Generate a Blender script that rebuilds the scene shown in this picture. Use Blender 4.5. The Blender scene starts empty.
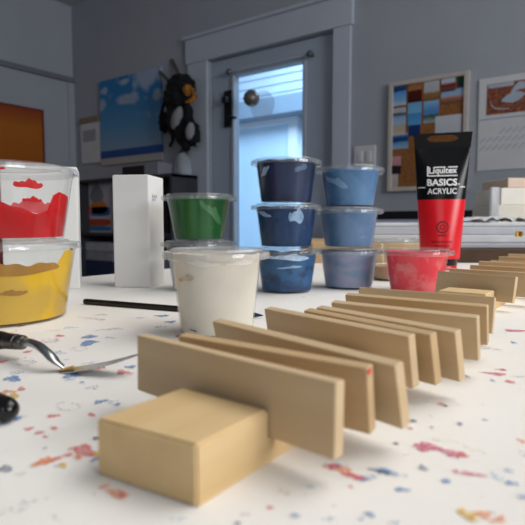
import bpy, bmesh, math, random
from mathutils import Vector, Matrix
random.seed(7)
S = bpy.context.scene
COL = S.collection
PI = math.pi
TZ = 0.80                                   # table top height
F = 520.0; PITCH = math.atan(40/520); YAW = math.radians(36.3); H = 0.074
CAM = Vector((0, 0, TZ + H))

# ---------------------------------------------------------------- measuring helpers
def ray(x, y):
    u = (x-262.5)/F; v = (y-262.5)/F
    dn = v*math.cos(PITCH)+math.sin(PITCH); fw = math.cos(PITCH)-v*math.sin(PITCH)
    return Vector((u*math.cos(YAW)-fw*math.sin(YAW), u*math.sin(YAW)+fw*math.cos(YAW), -dn))
def P(x, y, z=0.0):                         # sight line met with the level z above the table top
    r = ray(x, y); return CAM + r*((z-H)/r.z)
def Wy(x, y, Y):                            # sight line met with the plane Y = const
    r = ray(x, y); return CAM + r*(Y/r.y)
def Wx(x, y, X):
    r = ray(x, y); return CAM + r*(X/r.x)
def depth(p):
    d = p - CAM; return -d.x*math.sin(YAW)+d.y*math.cos(YAW)

# ---------------------------------------------------------------- materials
def lin(c):
    return tuple(((v/255)/12.92 if v/255 <= 0.04045 else ((v/255+0.055)/1.055)**2.4) for v in c) + (1.0,)
def base(name):
    m = bpy.data.materials.new(name); m.use_nodes = True
    return m, m.node_tree, m.node_tree.nodes['Principled BSDF']
def mat(name, c, rough=0.6, c2=None, scale=20, spec=0.4, metal=0.0, stretch=None, bump=0.0, detail=4, lo=0.35, hi=0.65):
    m, nt, b = base(name)
    b.inputs['Base Color'].default_value = lin(c); b.inputs['Roughness'].default_value = rough
    b.inputs['Specular IOR Level'].default_value = spec; b.inputs['Metallic'].default_value = metal
    tc = nt.nodes.new('ShaderNodeTexCoord'); mp = nt.nodes.new('ShaderNodeMapping'); n = nt.nodes.new('ShaderNodeTexNoise')
    nt.links.new(tc.outputs['Object'], mp.inputs['Vector']); nt.links.new(mp.outputs['Vector'], n.inputs['Vector'])
    if stretch: mp.inputs['Scale'].default_value = stretch
    n.inputs['Scale'].default_value = scale; n.inputs['Detail'].default_value = detail
    r = nt.nodes.new('ShaderNodeValToRGB')
    r.color_ramp.elements[0].position = lo; r.color_ramp.elements[1].position = hi
    r.color_ramp.elements[0].color = lin(c); r.color_ramp.elements[1].color = lin(c2 if c2 else tuple(min(255, v*1.04) for v in c))
    nt.links.new(n.outputs['Fac'], r.inputs['Fac']); nt.links.new(r.outputs['Color'], b.inputs['Base Color'])
    if bump:
        bp = nt.nodes.new('ShaderNodeBump'); bp.inputs['Strength'].default_value = bump; bp.inputs['Distance'].default_value = 0.001
        nt.links.new(n.outputs['Fac'], bp.inputs['Height']); nt.links.new(bp.outputs['Normal'], b.inputs['Normal'])
    return m
def plastic(name, tint=(240, 243, 245), milk=0.10, rough=0.08):
    m, nt, b = base(name)
    nt.nodes.remove(b); out = nt.nodes['Material Output']
    t = nt.nodes.new('ShaderNodeBsdfTransparent'); t.inputs['Color'].default_value = lin(tint)
    d = nt.nodes.new('ShaderNodeBsdfDiffuse'); d.inputs['Color'].default_value = lin((235, 236, 238))
    g = nt.nodes.new('ShaderNodeBsdfGlossy'); g.inputs['Roughness'].default_value = rough
    lw_ = nt.nodes.new('ShaderNodeLayerWeight'); lw_.inputs['Blend'].default_value = 0.5
    pw = nt.nodes.new('ShaderNodeMath'); pw.operation = 'POWER'; pw.inputs[1].default_value = 4.0
    nt.links.new(lw_.outputs['Facing'], pw.inputs[0])
    fr = nt.nodes.new('ShaderNodeMath'); fr.operation = 'MULTIPLY_ADD'; fr.inputs[1].default_value = 0.55; fr.inputs[2].default_value = 0.03
    nt.links.new(pw.outputs[0], fr.inputs[0])
    a = nt.nodes.new('ShaderNodeMixShader'); a.inputs['Fac'].default_value = milk
    nt.links.new(t.outputs[0], a.inputs[1]); nt.links.new(d.outputs[0], a.inputs[2])
    tc = nt.nodes.new('ShaderNodeTexCoord'); n = nt.nodes.new('ShaderNodeTexNoise'); n.inputs['Scale'].default_value = 60
    nt.links.new(tc.outputs['Object'], n.inputs['Vector'])
    bp = nt.nodes.new('ShaderNodeBump'); bp.inputs['Strength'].default_value = 0.25; bp.inputs['Distance'].default_value = 0.002
    nt.links.new(n.outputs['Fac'], bp.inputs['Height']); nt.links.new(bp.outputs['Normal'], g.inputs['Normal'])
    c = nt.nodes.new('ShaderNodeMixShader')
    nt.links.new(fr.outputs[0], c.inputs['Fac']); nt.links.new(a.outputs[0], c.inputs[1]); nt.links.new(g.outputs[0], c.inputs[2])
    nt.links.new(c.outputs[0], out.inputs['Surface'])
    return m
def ragged(name, c, cover=0.5, scale=900, rough=0.7):          # dry-brushed paint: noise decides where the paint took
    m, nt, b = base(name)
    out = nt.nodes['Material Output']
    b.inputs['Base Color'].default_value = lin(c); b.inputs['Roughness'].default_value = rough
    t = nt.nodes.new('ShaderNodeBsdfTransparent'); mx = nt.nodes.new('ShaderNodeMixShader')
    tc = nt.nodes.new('ShaderNodeTexCoord'); n = nt.nodes.new('ShaderNodeTexNoise')
    n.inputs['Scale'].default_value = scale; n.inputs['Detail'].default_value = 5
    r = nt.nodes.new('ShaderNodeValToRGB')
    r.color_ramp.elements[0].position = max(0, 0.52-cover*0.34); r.color_ramp.elements[1].position = 0.70-cover*0.16
    nt.links.new(tc.outputs['Object'], n.inputs['Vector']); nt.links.new(n.outputs['Fac'], r.inputs['Fac'])
    nt.links.new(r.outputs['Color'], mx.inputs['Fac']); nt.links.new(t.outputs[0], mx.inputs[1]); nt.links.new(b.outputs[0], mx.inputs[2])
    nt.links.new(mx.outputs[0], out.inputs['Surface'])
    return m
def bands(name, cols, warp=0.12, scale=5, rough=0.5):          # colours from bottom to top of a printed picture, with a wavering border
    m, nt, b = base(name)
    b.inputs['Roughness'].default_value = rough; b.inputs['Specular IOR Level'].default_value = 0.2
    tc = nt.nodes.new('ShaderNodeTexCoord'); sp = nt.nodes.new('ShaderNodeSeparateXYZ'); n = nt.nodes.new('ShaderNodeTexNoise')
    n.inputs['Scale'].default_value = scale
    nt.links.new(tc.outputs['Generated'], sp.inputs[0]); nt.links.new(tc.outputs['Generated'], n.inputs['Vector'])
    sb = nt.nodes.new('ShaderNodeMath'); sb.operation = 'MULTIPLY_ADD'; sb.inputs[1].default_value = warp*2; sb.inputs[2].default_value = -warp
    ad = nt.nodes.new('ShaderNodeMath'); ad.operation = 'ADD'
    nt.links.new(n.outputs['Fac'], sb.inputs[0]); nt.links.new(sb.outputs[0], ad.inputs[0]); nt.links.new(sp.outputs['Z'], ad.inputs[1])
    r = nt.nodes.new('ShaderNodeValToRGB'); e = r.color_ramp.elements
    r.color_ramp.interpolation = 'LINEAR'
    e[0].position = cols[0][0]; e[0].color = lin(cols[0][1]); e[1].position = cols[-1][0]; e[1].color = lin(cols[-1][1])
    for p, c in cols[1:-1]:
        k = e.new(p); k.color = lin(c)
    nt.links.new(ad.outputs[0], r.inputs['Fac']); nt.links.new(r.outputs['Color'], b.inputs['Base Color'])
    return m

# ---------------------------------------------------------------- mesh helpers
def finish(name, bm, m, parent=None, smooth=False, loc=None, rot=None):
    me = bpy.data.meshes.new(name)
    bmesh.ops.recalc_face_normals(bm, faces=bm.faces)
    if smooth:
        for f in bm.faces: f.smooth = True
        for e in bm.edges:
            if len(e.link_faces) == 2 and e.calc_face_angle(0) > 0.7: e.smooth = False
    bm.to_mesh(me); bm.free()
    for mm in (m if isinstance(m, (list, tuple)) else [m]): me.materials.append(mm)
    o = bpy.data.objects.new(name, me); COL.objects.link(o)
    if parent is not None: o.parent = parent
    if loc is not None: o.location = loc
    if rot is not None: o.rotation_euler = rot
    return o
def tag(o, label, cat, group=None, kind=None):
    o['label'] = label; o['category'] = cat
    if group: o['group'] = group
    if kind: o['kind'] = kind
    return o
def empty(name, loc, label, cat, group=None, rotz=0):
    o = bpy.data.objects.new(name, None); COL.objects.link(o); o.location = loc; o.rotation_euler = (0, 0, rotz)
    o.empty_display_size = 0.01
    return tag(o, label, cat, group)
def struct(o): o['kind'] = 'structure'; return o
def B(bm, lo, hi, bevel=0.0, M=None, seg=2, mi=0):
    r = bmesh.ops.create_cube(bm, size=1.0)
    vs = r['verts']; lo = Vector(lo); hi = Vector(hi); c = (lo+hi)/2; d = hi-lo
    for v in vs: v.co = Vector((v.co.x*d.x, v.co.y*d.y, v.co.z*d.z)) + c
    fs = list({f for v in vs for f in v.link_faces})
    for f in fs: f.material_index = mi
    if bevel:
        es = list({e for v in vs for e in v.link_edges})
        g = bmesh.ops.bevel(bm, geom=es, offset=bevel, segments=seg, affect='EDGES', profile=0.6)
        vs = list({v for f in g['faces'] for v in f.verts} | {v for v in vs if v.is_valid})
    if M is not None: bmesh.ops.transform(bm, matrix=M, verts=vs)
    return bm
def boxo(name, lo, hi, m, parent=None, bevel=0.0, **k):
    return finish(name, B(bmesh.new(), lo, hi, bevel), m, parent, **k)
def lathe(bm, prof, n=56, M=None, caps=(False, False), wob=None):
    rings = []
    for i, (r, z) in enumerate(prof):
        ring = []
        for k in range(n):
            a = 2*PI*k/n; rr, zz = (r, z) if wob is None else wob(i, a, r, z)
            ring.append(bm.verts.new((rr*math.cos(a), rr*math.sin(a), zz)))
        rings.append(ring)
    for a, b in zip(rings, rings[1:]):
        for k in range(n): bm.faces.new((a[k], a[(k+1) % n], b[(k+1) % n], b[k]))
    if caps[0]: bm.faces.new(rings[0][::-1])
    if caps[1]: bm.faces.new(rings[-1])
    if M is not None: bmesh.ops.transform(bm, matrix=M, verts=[v for r in rings for v in r])
    return bm
def sweep(bm, pts, radii, n=14, flat=None):
    pts = [Vector(p) for p in pts]; rings = []
    for i, p in enumerate(pts):
        d = (pts[min(i+1, len(pts)-1)]-pts[max(i-1, 0)]).normalized()
        up = Vector((0, 0, 1)) if abs(d.z) < 0.95 else Vector((1, 0, 0))
        s = d.cross(up).normalized(); u = s.cross(d).normalized()
        rr = radii[i] if isinstance(radii, (list, tuple)) else radii
        rs, ru = rr if isinstance(rr, tuple) else (rr, rr)
        rings.append([bm.verts.new(p + s*rs*math.cos(2*PI*k/n) + u*ru*math.sin(2*PI*k/n)) for k in range(n)])
    for a, b in zip(rings, rings[1:]):
        for k in range(n): bm.faces.new((a[k], a[(k+1) % n], b[(k+1) % n], b[k]))
    bm.faces.new(rings[0][::-1]); bm.faces.new(rings[-1])
    return bm
def blob(bm, c, r, sub=3, lump=0.0, M=None):
    v = bmesh.ops.create_icosphere(bm, subdivisions=sub, radius=1.0)['verts']
    for k in v:
        f = 1 + lump*(math.sin(k.co.x*7+c[0]*9)*math.cos(k.co.y*6+2)+0.6*math.sin(k.co.z*11+k.co.x*5))
        k.co = Vector((k.co.x*r[0]*f, k.co.y*r[1]*f, k.co.z*r[2]*f))
        if M is not None: k.co = M @ k.co
        k.co += Vector(c)
    return bm

# ================================================================ SETTING
WD = 2.6
xc = Wy(75, 150, WD).x                      # the corner of the room
M_wall = mat('wall_paint_grey', (162, 167, 175), 0.8, (166, 171, 179), 3)
M_wall2 = mat('wall_panel_grey', (172, 177, 186), 0.75, (176, 181, 190), 3)
M_trim = mat('trim_paint', (186, 193, 206), 0.5, (190, 197, 210), 4)
M_door = mat('door_paint', (168, 179, 194), 0.5, (172, 183, 198), 4)
M_floor = mat('floor_vinyl', (92, 88, 84), 0.6, (104, 99, 94), 6)
M_ceil = mat('ceiling_paint', (190, 192, 195), 0.9)
XR, YB = 3.2, -2.4
struct(boxo('floor', (xc-0.1, YB, -0.06), (XR, WD+0.12, 0), M_floor))
struct(boxo('ceiling', (xc-0.1, YB, 2.62), (XR, WD+0.12, 2.7), M_ceil))
struct(boxo('wall_left', (xc-0.1, YB, 0), (xc, WD+0.12, 2.62), M_wall2))

struct(boxo('wall_right', (XR, YB-0.1, 0), (XR+0.1, WD+0.12, 2.62), M_wall))
struct(boxo('wall_front', (xc-0.1, YB-0.1, 0), (XR, YB, 2.62), M_wall))
# door opening on the back wall
dL = Wy(209, 120, WD).x; dR = Wy(334, 120, WD).x; dT = (Wy(209, 60, WD).z+Wy(334, 31, WD).z)/2
bm = bmesh.new()
B(bm, (xc, WD, 0), (dL, WD+0.12, 2.62)); B(bm, (dR, WD, 0), (XR, WD+0.12, 2.62)); B(bm, (dL, WD, dT), (dR, WD+0.12, 2.62))
struct(finish('wall_back', bm, M_wall))
cL = Wy(190, 120, WD).x; cR = Wy(351, 120, WD).x; hT = dT+0.155
bm = bmesh.new()
B(bm, (cL, WD-0.022, 0), (dL, WD, dT), 0.003); B(bm, (dR, WD-0.022, 0), (cR, WD, dT), 0.003)
B(bm, (cL-0.012, WD-0.028, dT), (cR+0.012, WD, hT), 0.003)
B(bm, (cL-0.03, WD-0.045, hT), (cR+0.03, WD, hT+0.022), 0.005)
struct(finish('trim_door', bm, M_trim))
struct(boxo('baseboard_back', (xc, WD-0.018, 0), (cL, WD, 0.12), M_trim, bevel=0.003))
struct(boxo('baseboard_left', (xc, YB, 0), (xc+0.018, WD, 0.12), M_trim, bevel=0.003))
# door
gL = Wy(235, 150, WD+0.03).x; gR = Wy(303, 150, WD+0.03).x; gT = Wy(269, 69, WD+0.03).z; gB = 0.42
door = struct(empty('door_1', (dL, WD+0.03, 0), 'grey door with a tall glass pane', 'door'))
bm = bmesh.new(); w = dR-dL
a0, a1 = gL-dL, gR-dL
B(bm, (0.004, 0, 0.01), (a0, 0.045, dT-0.004), 0.002); B(bm, (a1, 0, 0.01), (w-0.004, 0.045, dT-0.004), 0.002)
B(bm, (a0, 0, gT), (a1, 0.045, dT-0.004)); B(bm, (a0, 0, 0.01), (a1, 0.045, gB))
finish('door_leaf', bm, M_door, door)
bm = bmesh.new(); q = 0.022
B(bm, (a0-q, -0.012, gB-q), (a0, 0, gT+q), 0.003); B(bm, (a1, -0.012, gB-q), (a1+q, 0, gT+q), 0.003)
B(bm, (a0, -0.012, gT), (a1, 0, gT+q), 0.003); B(bm, (a0, -0.012, gB-q), (a1, 0, gB), 0.003)
finish('glazing_bead', bm, M_door, door)
M_glass = plastic('door_glass', (236, 244, 250), 0.02, 0.02)
boxo('glass_pane', (a0, 0.018, gB), (a1, 0.024, gT), M_glass, door)
M_blk = mat('black_metal', (14, 15, 18), 0.4, (20, 21, 24), 30)
lz0, lz1 = Wy(226, 127, WD).z, Wy(226, 90, WD).z; lx = Wy(226.5, 108, WD).x-dL
bm = bmesh.new(); B(bm, (lx-0.032, -0.022, lz0), (lx+0.032, 0, lz1), 0.009)
B(bm, (lx-0.02, -0.06, (lz0+lz1)/2+0.03), (lx+0.02, -0.02, (lz0+lz1)/2+0.07), 0.008)
lock = finish('lock', bm, M_blk, door, smooth=True); lock['label'] = 'black door lock plate'
bm = bmesh.new(); sweep(bm, [(lx, -0.045, lz0+0.05), (lx+0.03, -0.05, lz0+0.05), (lx+0.09, -0.045, lz0+0.045)], 0.009)
finish('handle', bm, M_blk, lock, smooth=True)
M_steel = mat('brushed_steel', (150, 152, 155), 0.3, (175, 177, 180), 40, metal=1.0)
hz = Wy(207, 100, WD).z
bm = bmesh.new(); lathe(bm, [(0.008, hz-0.06), (0.008, hz+0.06)], 12, Matrix.Translation((0.006, -0.014, 0)), (True, True))
finish('hinge', bm, M_steel, door, smooth=True)
# curtain rod above the pane
rA = Wy(228, 70, WD-0.02); rB = Wy(309, 55, WD-0.02); rz = (rA.z+rB.z)/2
rod = empty('curtain_rod', (rA.x, WD-0.01, rz), 'thin grey curtain rod with two end knobs above the door glass', 'curtain rod')
L = rB.x-rA.x
bm = bmesh.new(); sweep(bm, [(0, 0, 0), (L, 0, 0)], 0.006, 12); finish('rod', bm, M_trim, rod, smooth=True)
M_knob = mat('aged_metal', (96, 98, 102), 0.5, (110, 112, 116), 30, metal=0.5)
for k in (0, L):
    bm = bmesh.new(); blob(bm, (k, 0, 0), (0.02, 0.02, 0.02), 3); B(bm, (k-0.006, 0, -0.006), (k+0.006, 0.04, 0.006))
    finish('knob', bm, M_knob, rod, smooth=True)
# globe ornament stuck to the glass
g = Wy(257, 100, WD+0.005)
orn = empty('window_ornament', g, 'round dark metallic ball ornament stuck on the door glass', 'ornament')
M_ball = mat('dark_chrome', (120, 114, 108), 0.38, (140, 134, 128), 20, metal=0.6)
bm = bmesh.new(); blob(bm, (0, -0.055, 0), (0.05, 0.05, 0.05), 4); finish('ball', bm, M_ball, orn, smooth=True)
M_clear = plastic('clear_disc', (246, 248, 250), 0.15)
bm = bmesh.new(); lathe(bm, [(0.001, 0), (0.085, 0.0), (0.09, 0.004), (0.001, 0.014)], 32, Matrix.Translation((0.03, 0.02, -0.035)) @ Matrix.Rotation(PI/2, 4, 'X'), (True, True))
finish('suction_disc', bm, M_clear, orn, smooth=True)
# neighbouring house outside
HY = WD+2.6
M_sid = mat('white_siding', (226, 232, 238), 0.7, (232, 237, 242), 3)
M_eave = mat('blue_grey_eave', (122, 138, 154), 0.7, (128, 144, 160), 3)
hx0, hx1 = Wy(200, 100, HY).x-0.4, Wy(345, 100, HY).x+0.5
house = empty('neighbouring_house', (hx0, HY, 0), 'pale blue white house wall with a doorway seen through the door glass', 'house')
def hp(x, y): v = Wy(x, y, HY); return v.x-hx0, v.z
bm = bmesh.new(); zb = hp(262, 122)[1]; zt = hp(262, 104)[1]
B(bm, (0, 0, 0), (hx1-hx0, 0.1, 4.2))
for k in range(40): B(bm, (0, -0.02, zt+0.1*k), (hx1-hx0, 0, zt+0.1*k+0.085))
finish('siding', bm, mat('blue_siding', (190, 204, 218), 0.7, (196, 210, 222), 3), house)
boxo('eave', (0, -0.30, zb), (hx1-hx0, -0.02, zt-0.02), M_eave, house)
x0, z0 = hp(240, 130); x1, _ = hp(291, 130)
bm = bmesh.new(); B(bm, (x0-0.12, -0.06, 0), (x0, -0.0, z0)); B(bm, (x1, -0.06, 0), (x1+0.12, 0, z0)); B(bm, (x0-0.12, -0.06, z0), (x1+0.12, 0, z0+0.1))
finish('door_frame', bm, M_sid, house)
M_hd = mat('pale_house_door', (196, 220, 238), 0.6, (204, 226, 242), 3)
boxo('house_door', (x0, -0.03, 0), (x1, -0.0, z0), M_hd, house)
struct(boxo('floor_outside', (hx0-0.5, WD+0.12, -0.2), (hx1+0.5, HY+0.1, -0.06), mat('paving', (170, 172, 175), 0.9)))

# left wall: ledge, seam, orange picture
def lw(x, y): return Wx(x, y, xc)
zl = (lw(0, 62).z+lw(73, 82).z)/2
struct(boxo('trim_1', (xc, YB, zl-0.02), (xc+0.03, WD, zl+0.02), mat('ledge_paint', (120, 123, 130), 0.6), bevel=0.004))
yv = lw(69, 150).y
struct(boxo('trim_2', (xc, yv, 0.12), (xc+0.012, WD, zl-0.02), mat('strip_paint', (172, 175, 182), 0.6)))
p1 = lw(41, 150); zt = lw(41, 112).z; zb = 0.55
M_or = bands('orange_red_picture', [(0, (150, 26, 22)), (0.60, (158, 26, 22)), (0.61, (176, 96, 30)), (0.88, (184, 106, 36)), (1, (150, 66, 40))], 0.01)
pic = empty('wall_picture', (xc+0.0005, p1.y, zb), 'large orange and dark red picture hung on the left wall', 'picture')
boxo('canvas', (0, -1.1, 0), (0.028, 0, zt-zb), M_or, pic, bevel=0.003)
M_edge = mat('picture_edge', (120, 50, 44), 0.6)
bm = bmesh.new(); B(bm, (0.0, 0.0, -0.012), (0.032, 0.014, zt-zb+0.012)); B(bm, (0, -1.1, zt-zb), (0.032, 0.0, zt-zb+0.012)); B(bm, (0, -1.1, -0.012), (0.032, 0, 0)); B(bm, (0, -1.114, -0.012), (0.032, -1.1, zt-zb+0.012))
finish('edge_frame', bm, M_edge, pic)

# ---------------------------------------------------------------- back wall: poster, pad, bundle
def rect(xa, ya, xb, yb, Y=WD):             # upper left & lower right pixels of a thing on the wall
    a = Wy(xa, ya, Y); b = Wy(xb, yb, Y); return a.x, b.x, b.z, a.z
def panel(name, R, m, parent, off=0.0, t=0.004, bevel=0, origin=None):
    x0, x1, z0, z1 = R; o = origin
    return boxo(name, (x0-o.x, WD-off-t-o.y, z0-o.z), (x1-o.x, WD-off-o.y, z1-o.z), m, parent, bevel)
xa, xb = Wy(102, 120, WD).x, Wy(163, 120, WD).x; zt = (Wy(102, 80, WD).z+Wy(161, 70, WD).z)/2; zb = (Wy(104, 165, WD).z+Wy(163, 161, WD).z)/2
def sky_mat():
    m, nt, b = base('sky_and_sea_print')
    b.inputs['Roughness'].default_value = 0.5
    tc = nt.nodes.new('ShaderNodeTexCoord'); sp = nt.nodes.new('ShaderNodeSeparateXYZ'); nt.links.new(tc.outputs['Generated'], sp.inputs[0])
    r = nt.nodes.new('ShaderNodeValToRGB'); e = r.color_ramp.elements
    e[0].position = 0; e[0].color = lin((186, 180, 170)); e[1].position = 1; e[1].color = lin((30, 118, 180))
    for p, c in ((0.075, (176, 176, 176)), (0.085, (20, 74, 140)), (0.165, (24, 84, 150)), (0.175, (134, 164, 190)), (0.45, (84, 150, 196)), (0.75, (38, 126, 184))):
        k = e.new(p); k.color = lin(c)
    nt.links.new(sp.outputs['Z'], r.inputs['Fac'])
    n = nt.nodes.new('ShaderNodeTexNoise'); n.inputs['Scale'].default_value = 7.0; n.inputs['Detail'].default_value = 5
    nt.links.new(tc.outputs['Generated'], n.inputs['Vector'])
    prev = None
    for cx, cz, rx, rz in ((0.50, 0.72, 0.24, 0.10), (0.82, 0.93, 0.42, 0.15), (0.05, 0.72, 0.10, 0.10), (0.08, 0.88, 0.10, 0.06), (0.95, 0.70, 0.10, 0.10), (0.45, 0.93, 0.12, 0.05)):
        mp = nt.nodes.new('ShaderNodeMapping'); mp.vector_type = 'TEXTURE'
        mp.inputs['Location'].default_value = (cx, 0.5, cz); mp.inputs['Scale'].default_value = (rx, 90, rz)
        nt.links.new(tc.outputs['Generated'], mp.inputs['Vector'])
        gr = nt.nodes.new('ShaderNodeTexGradient'); gr.gradient_type = 'SPHERICAL'; nt.links.new(mp.outputs[0], gr.inputs['Vector'])
        if prev is None: prev = gr.outputs['Fac']
        else:
            mm = nt.nodes.new('ShaderNodeMath'); mm.operation = 'MAXIMUM'; nt.links.new(prev, mm.inputs[0]); nt.links.new(gr.outputs['Fac'], mm.inputs[1]); prev = mm.outputs[0]
    sm = nt.nodes.new('ShaderNodeMath'); sm.operation = 'MULTIPLY_ADD'; sm.inputs[1].default_value = 1.6; sm.inputs[2].default_value = -0.75
    nt.links.new(n.outputs['Fac'], sm.inputs[0])
    sa = nt.nodes.new('ShaderNodeMath'); sa.operation = 'ADD'; nt.links.new(sm.outputs[0], sa.inputs[0]); nt.links.new(prev, sa.inputs[1])
    c = nt.nodes.new('ShaderNodeValToRGB'); c.color_ramp.elements[0].position = 0.18; c.color_ramp.elements[1].position = 0.55
    nt.links.new(sa.outputs[0], c.inputs['Fac'])
    h = nt.nodes.new('ShaderNodeMapRange'); h.inputs['From Min'].default_value = 0.4; h.inputs['From Max'].default_value = 0.5
    nt.links.new(sp.outputs['Z'], h.inputs['Value'])
    mu = nt.nodes.new('ShaderNodeMath'); mu.operation = 'MULTIPLY'; nt.links.new(c.outputs['Color'], mu.inputs[0]); nt.links.new(h.outputs[0], mu.inputs[1])
    mx = nt.nodes.new('ShaderNodeMix'); mx.data_type = 'RGBA'; nt.links.new(mu.outputs[0], mx.inputs['Factor'])
    nt.links.new(r.outputs['Color'], mx.inputs['A']); mx.inputs['B'].default_value = lin((158, 178, 200))
    nt.links.new(mx.outputs['Result'], b.inputs['Base Color'])
    return m
tag(boxo('beach_poster', (0, -0.02, 0), (xb-xa, 0.0008, zt-zb), sky_mat(), loc=(xa, WD, zb), bevel=0.002), 'blue sky and sea poster with white clouds hung left of the door', 'poster')
# white pad hanging from a clip
x0, x1, z0, z1 = rect(82, 123, 102, 162)
M_paper = mat('white_paper', (206, 207, 210), 0.8, (212, 213, 216), 8)
pad = empty('clip_pad', (x0, WD, z0), 'white paper pad in a tan clip hanging left of the beach poster', 'notepad')
boxo('paper', (0, -0.016, 0), (x1-x0, 0.0008, z1-z0), M_paper, pad, bevel=0.002)
boxo('clip', (0.0, -0.03, z1-z0-0.015), (x1-x0, 0, z1-z0+0.028), mat('tan_clip', (134, 116, 92), 0.6, (150, 132, 106), 40), pad, bevel=0.005)
boxo('printed_block', (0.035, -0.018, 0.17), (x1-x0-0.05, -0.016, z1-z0-0.07), mat('faint_print', (158, 160, 166), 0.8), pad)
# black soft bundle with orange and pale patches
bz = Wy(178, 115, WD); sc = depth(bz)/F
def bp(x, y, d=0.0): v = Wy(x, y, WD-d); return Vector((v.x-bz.x, -d, v.z-bz.z))
M_plush = mat('black_plush', (12, 13, 16), 0.95, (26, 27, 31), 60, bump=0.8)
M_orange = mat('orange_felt', (190, 128, 44), 0.9, (150, 96, 36), 50)
M_pale = mat('pale_grey_felt', (150, 150, 152), 0.9, (136, 136, 140), 40)
M_strap = mat('tan_cord', (100, 92, 80), 0.9, (86, 78, 66), 40)
bun = empty('hanging_bundle', (bz.x, WD, bz.z), 'black soft bundle with orange and pale patches hanging left of the door frame', 'bundle')
bm = bmesh.new()
blob(bm, bp(181, 87, 0.1), (0.105, 0.08, 0.085), 4, 0.10); blob(bm, bp(178, 98, 0.12), (0.10, 0.09, 0.085), 4, 0.08)
blob(bm, bp(180, 118, 0.1), (0.095, 0.08, 0.14), 4, 0.10); blob(bm, bp(187, 132, 0.1), (0.085, 0.07, 0.10), 4, 0.12)
blob(bm, bp(165, 122, 0.09), (0.05, 0.04, 0.07), 3, 0.12)
sweep(bm, [bp(183, 140, 0.09), bp(186, 146, 0.08), bp(187, 150, 0.08)], [0.04, 0.03, 0.022]); sweep(bm, [bp(194, 130, 0.1), bp(195, 142, 0.09), bp(194, 146, 0.09)], [0.04, 0.035, 0.025])
finish('body', bm, M_plush, bun, smooth=True)
bm = bmesh.new(); blob(bm, bp(188, 90, 0.17), (0.030, 0.03, 0.034), 3, 0.15); sweep(bm, [bp(190, 88, .18), bp(194.5, 91, .17), bp(195, 97, .17), bp(191, 101, .18), bp(186, 102, .18)], [.012, .016, .018, .016, .008], 10)
o = finish('orange_patch', bm, M_orange, bun, smooth=True); o['label'] = 'orange patch'
for cx, cy, s, r in ((177, 118, 0.78, -0.6), (190, 131, 0.55, -0.3)):
    bm = bmesh.new(); blob(bm, bp(cx, cy, 0.16), (0.05*s, 0.03, 0.10*s), 3, 0.03, Matrix.Rotation(-r*0.8, 3, 'Y')); o = finish('pale_patch', bm, M_pale, bun, smooth=True); o['label'] = 'pale grey oval patch'
for pts in ([bp(178, 84, 0.08), bp(178, 72, 0.04), bp(172, 60, 0.01)], [bp(172, 85, 0.08), bp(166, 78, 0.05), bp(160, 72, 0.02)]):
    bm = bmesh.new(); sweep(bm, pts, 0.012, 10); finish('cord', bm, M_strap, bun, smooth=True)
x0, x1, z0, z1 = rect(180, 155, 196, 178)
for pts in ([bp(170, 92, .16), bp(164, 104, .14), bp(160, 118, .1), bp(166, 128, .08)], [bp(186, 106, .17), bp(189, 116, .17), bp(184, 128, .16), bp(176, 138, .1)], [bp(193, 84, .1), bp(188, 78, .12), bp(176, 77, .12), bp(167, 86, .13)], [bp(170, 128, .1), bp(173, 140, .07), bp(170, 146, .05)]):
    bm = bmesh.new(); sweep(bm, pts, 0.011, 8); finish('strap', bm, M_plush, bun, smooth=True)
bag = empty('hanging_bag', (x0, WD, z0), 'pale plastic bag hanging below the black bundle', 'bag')
bm = bmesh.new(); ww, hh = x1-x0, z1-z0
lathe(bm, [(0.3, 0), (0.5, 0.06), (0.46, 0.5), (0.36, 0.85), (0.2, 1.0)], 20, Matrix.Translation((ww/2, -0.05, 0)) @ Matrix.Diagonal((ww, 0.09, hh, 1)), (True, True),
      wob=lambda i, a, r, z: (r*(1+0.12*math.sin(a*5+i)), z))
finish('bag_body', bm, mat('pale_bag', (186, 190, 196), 0.5, (150, 160, 172), 25), bag, smooth=True)
bm = bmesh.new(); sweep(bm, [(ww*0.3, -0.05, hh*0.95), (ww*0.4, -0.03, hh*1.25), (ww*0.5, -0.012, hh*1.35), (ww*0.6, -0.03, hh*1.25), (ww*0.7, -0.05, hh*0.95)], 0.007, 8); finish('bag_handle', bm, M_strap, bag, smooth=True)

# ---------------------------------------------------------------- back wall right: switch plate, cork board with cards, calendar
x0, x1, z0, z1 = rect(355, 147, 376, 167)
sw = empty('switch_plate', (x0, WD, z0), 'pale wall plate right of the door frame, above the blue grey cups', 'switch plate')
boxo('plate', (0, -0.012, 0), (x1-x0, 0, z1-z0), M_paper, sw, bevel=0.004)
for k in (0.3, 0.7): boxo('rocker', ((x1-x0)*k-0.014, -0.018, (z1-z0)*0.25), ((x1-x0)*k+0.014, -0.012, (z1-z0)*0.75), M_paper, sw, bevel=0.003)

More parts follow.
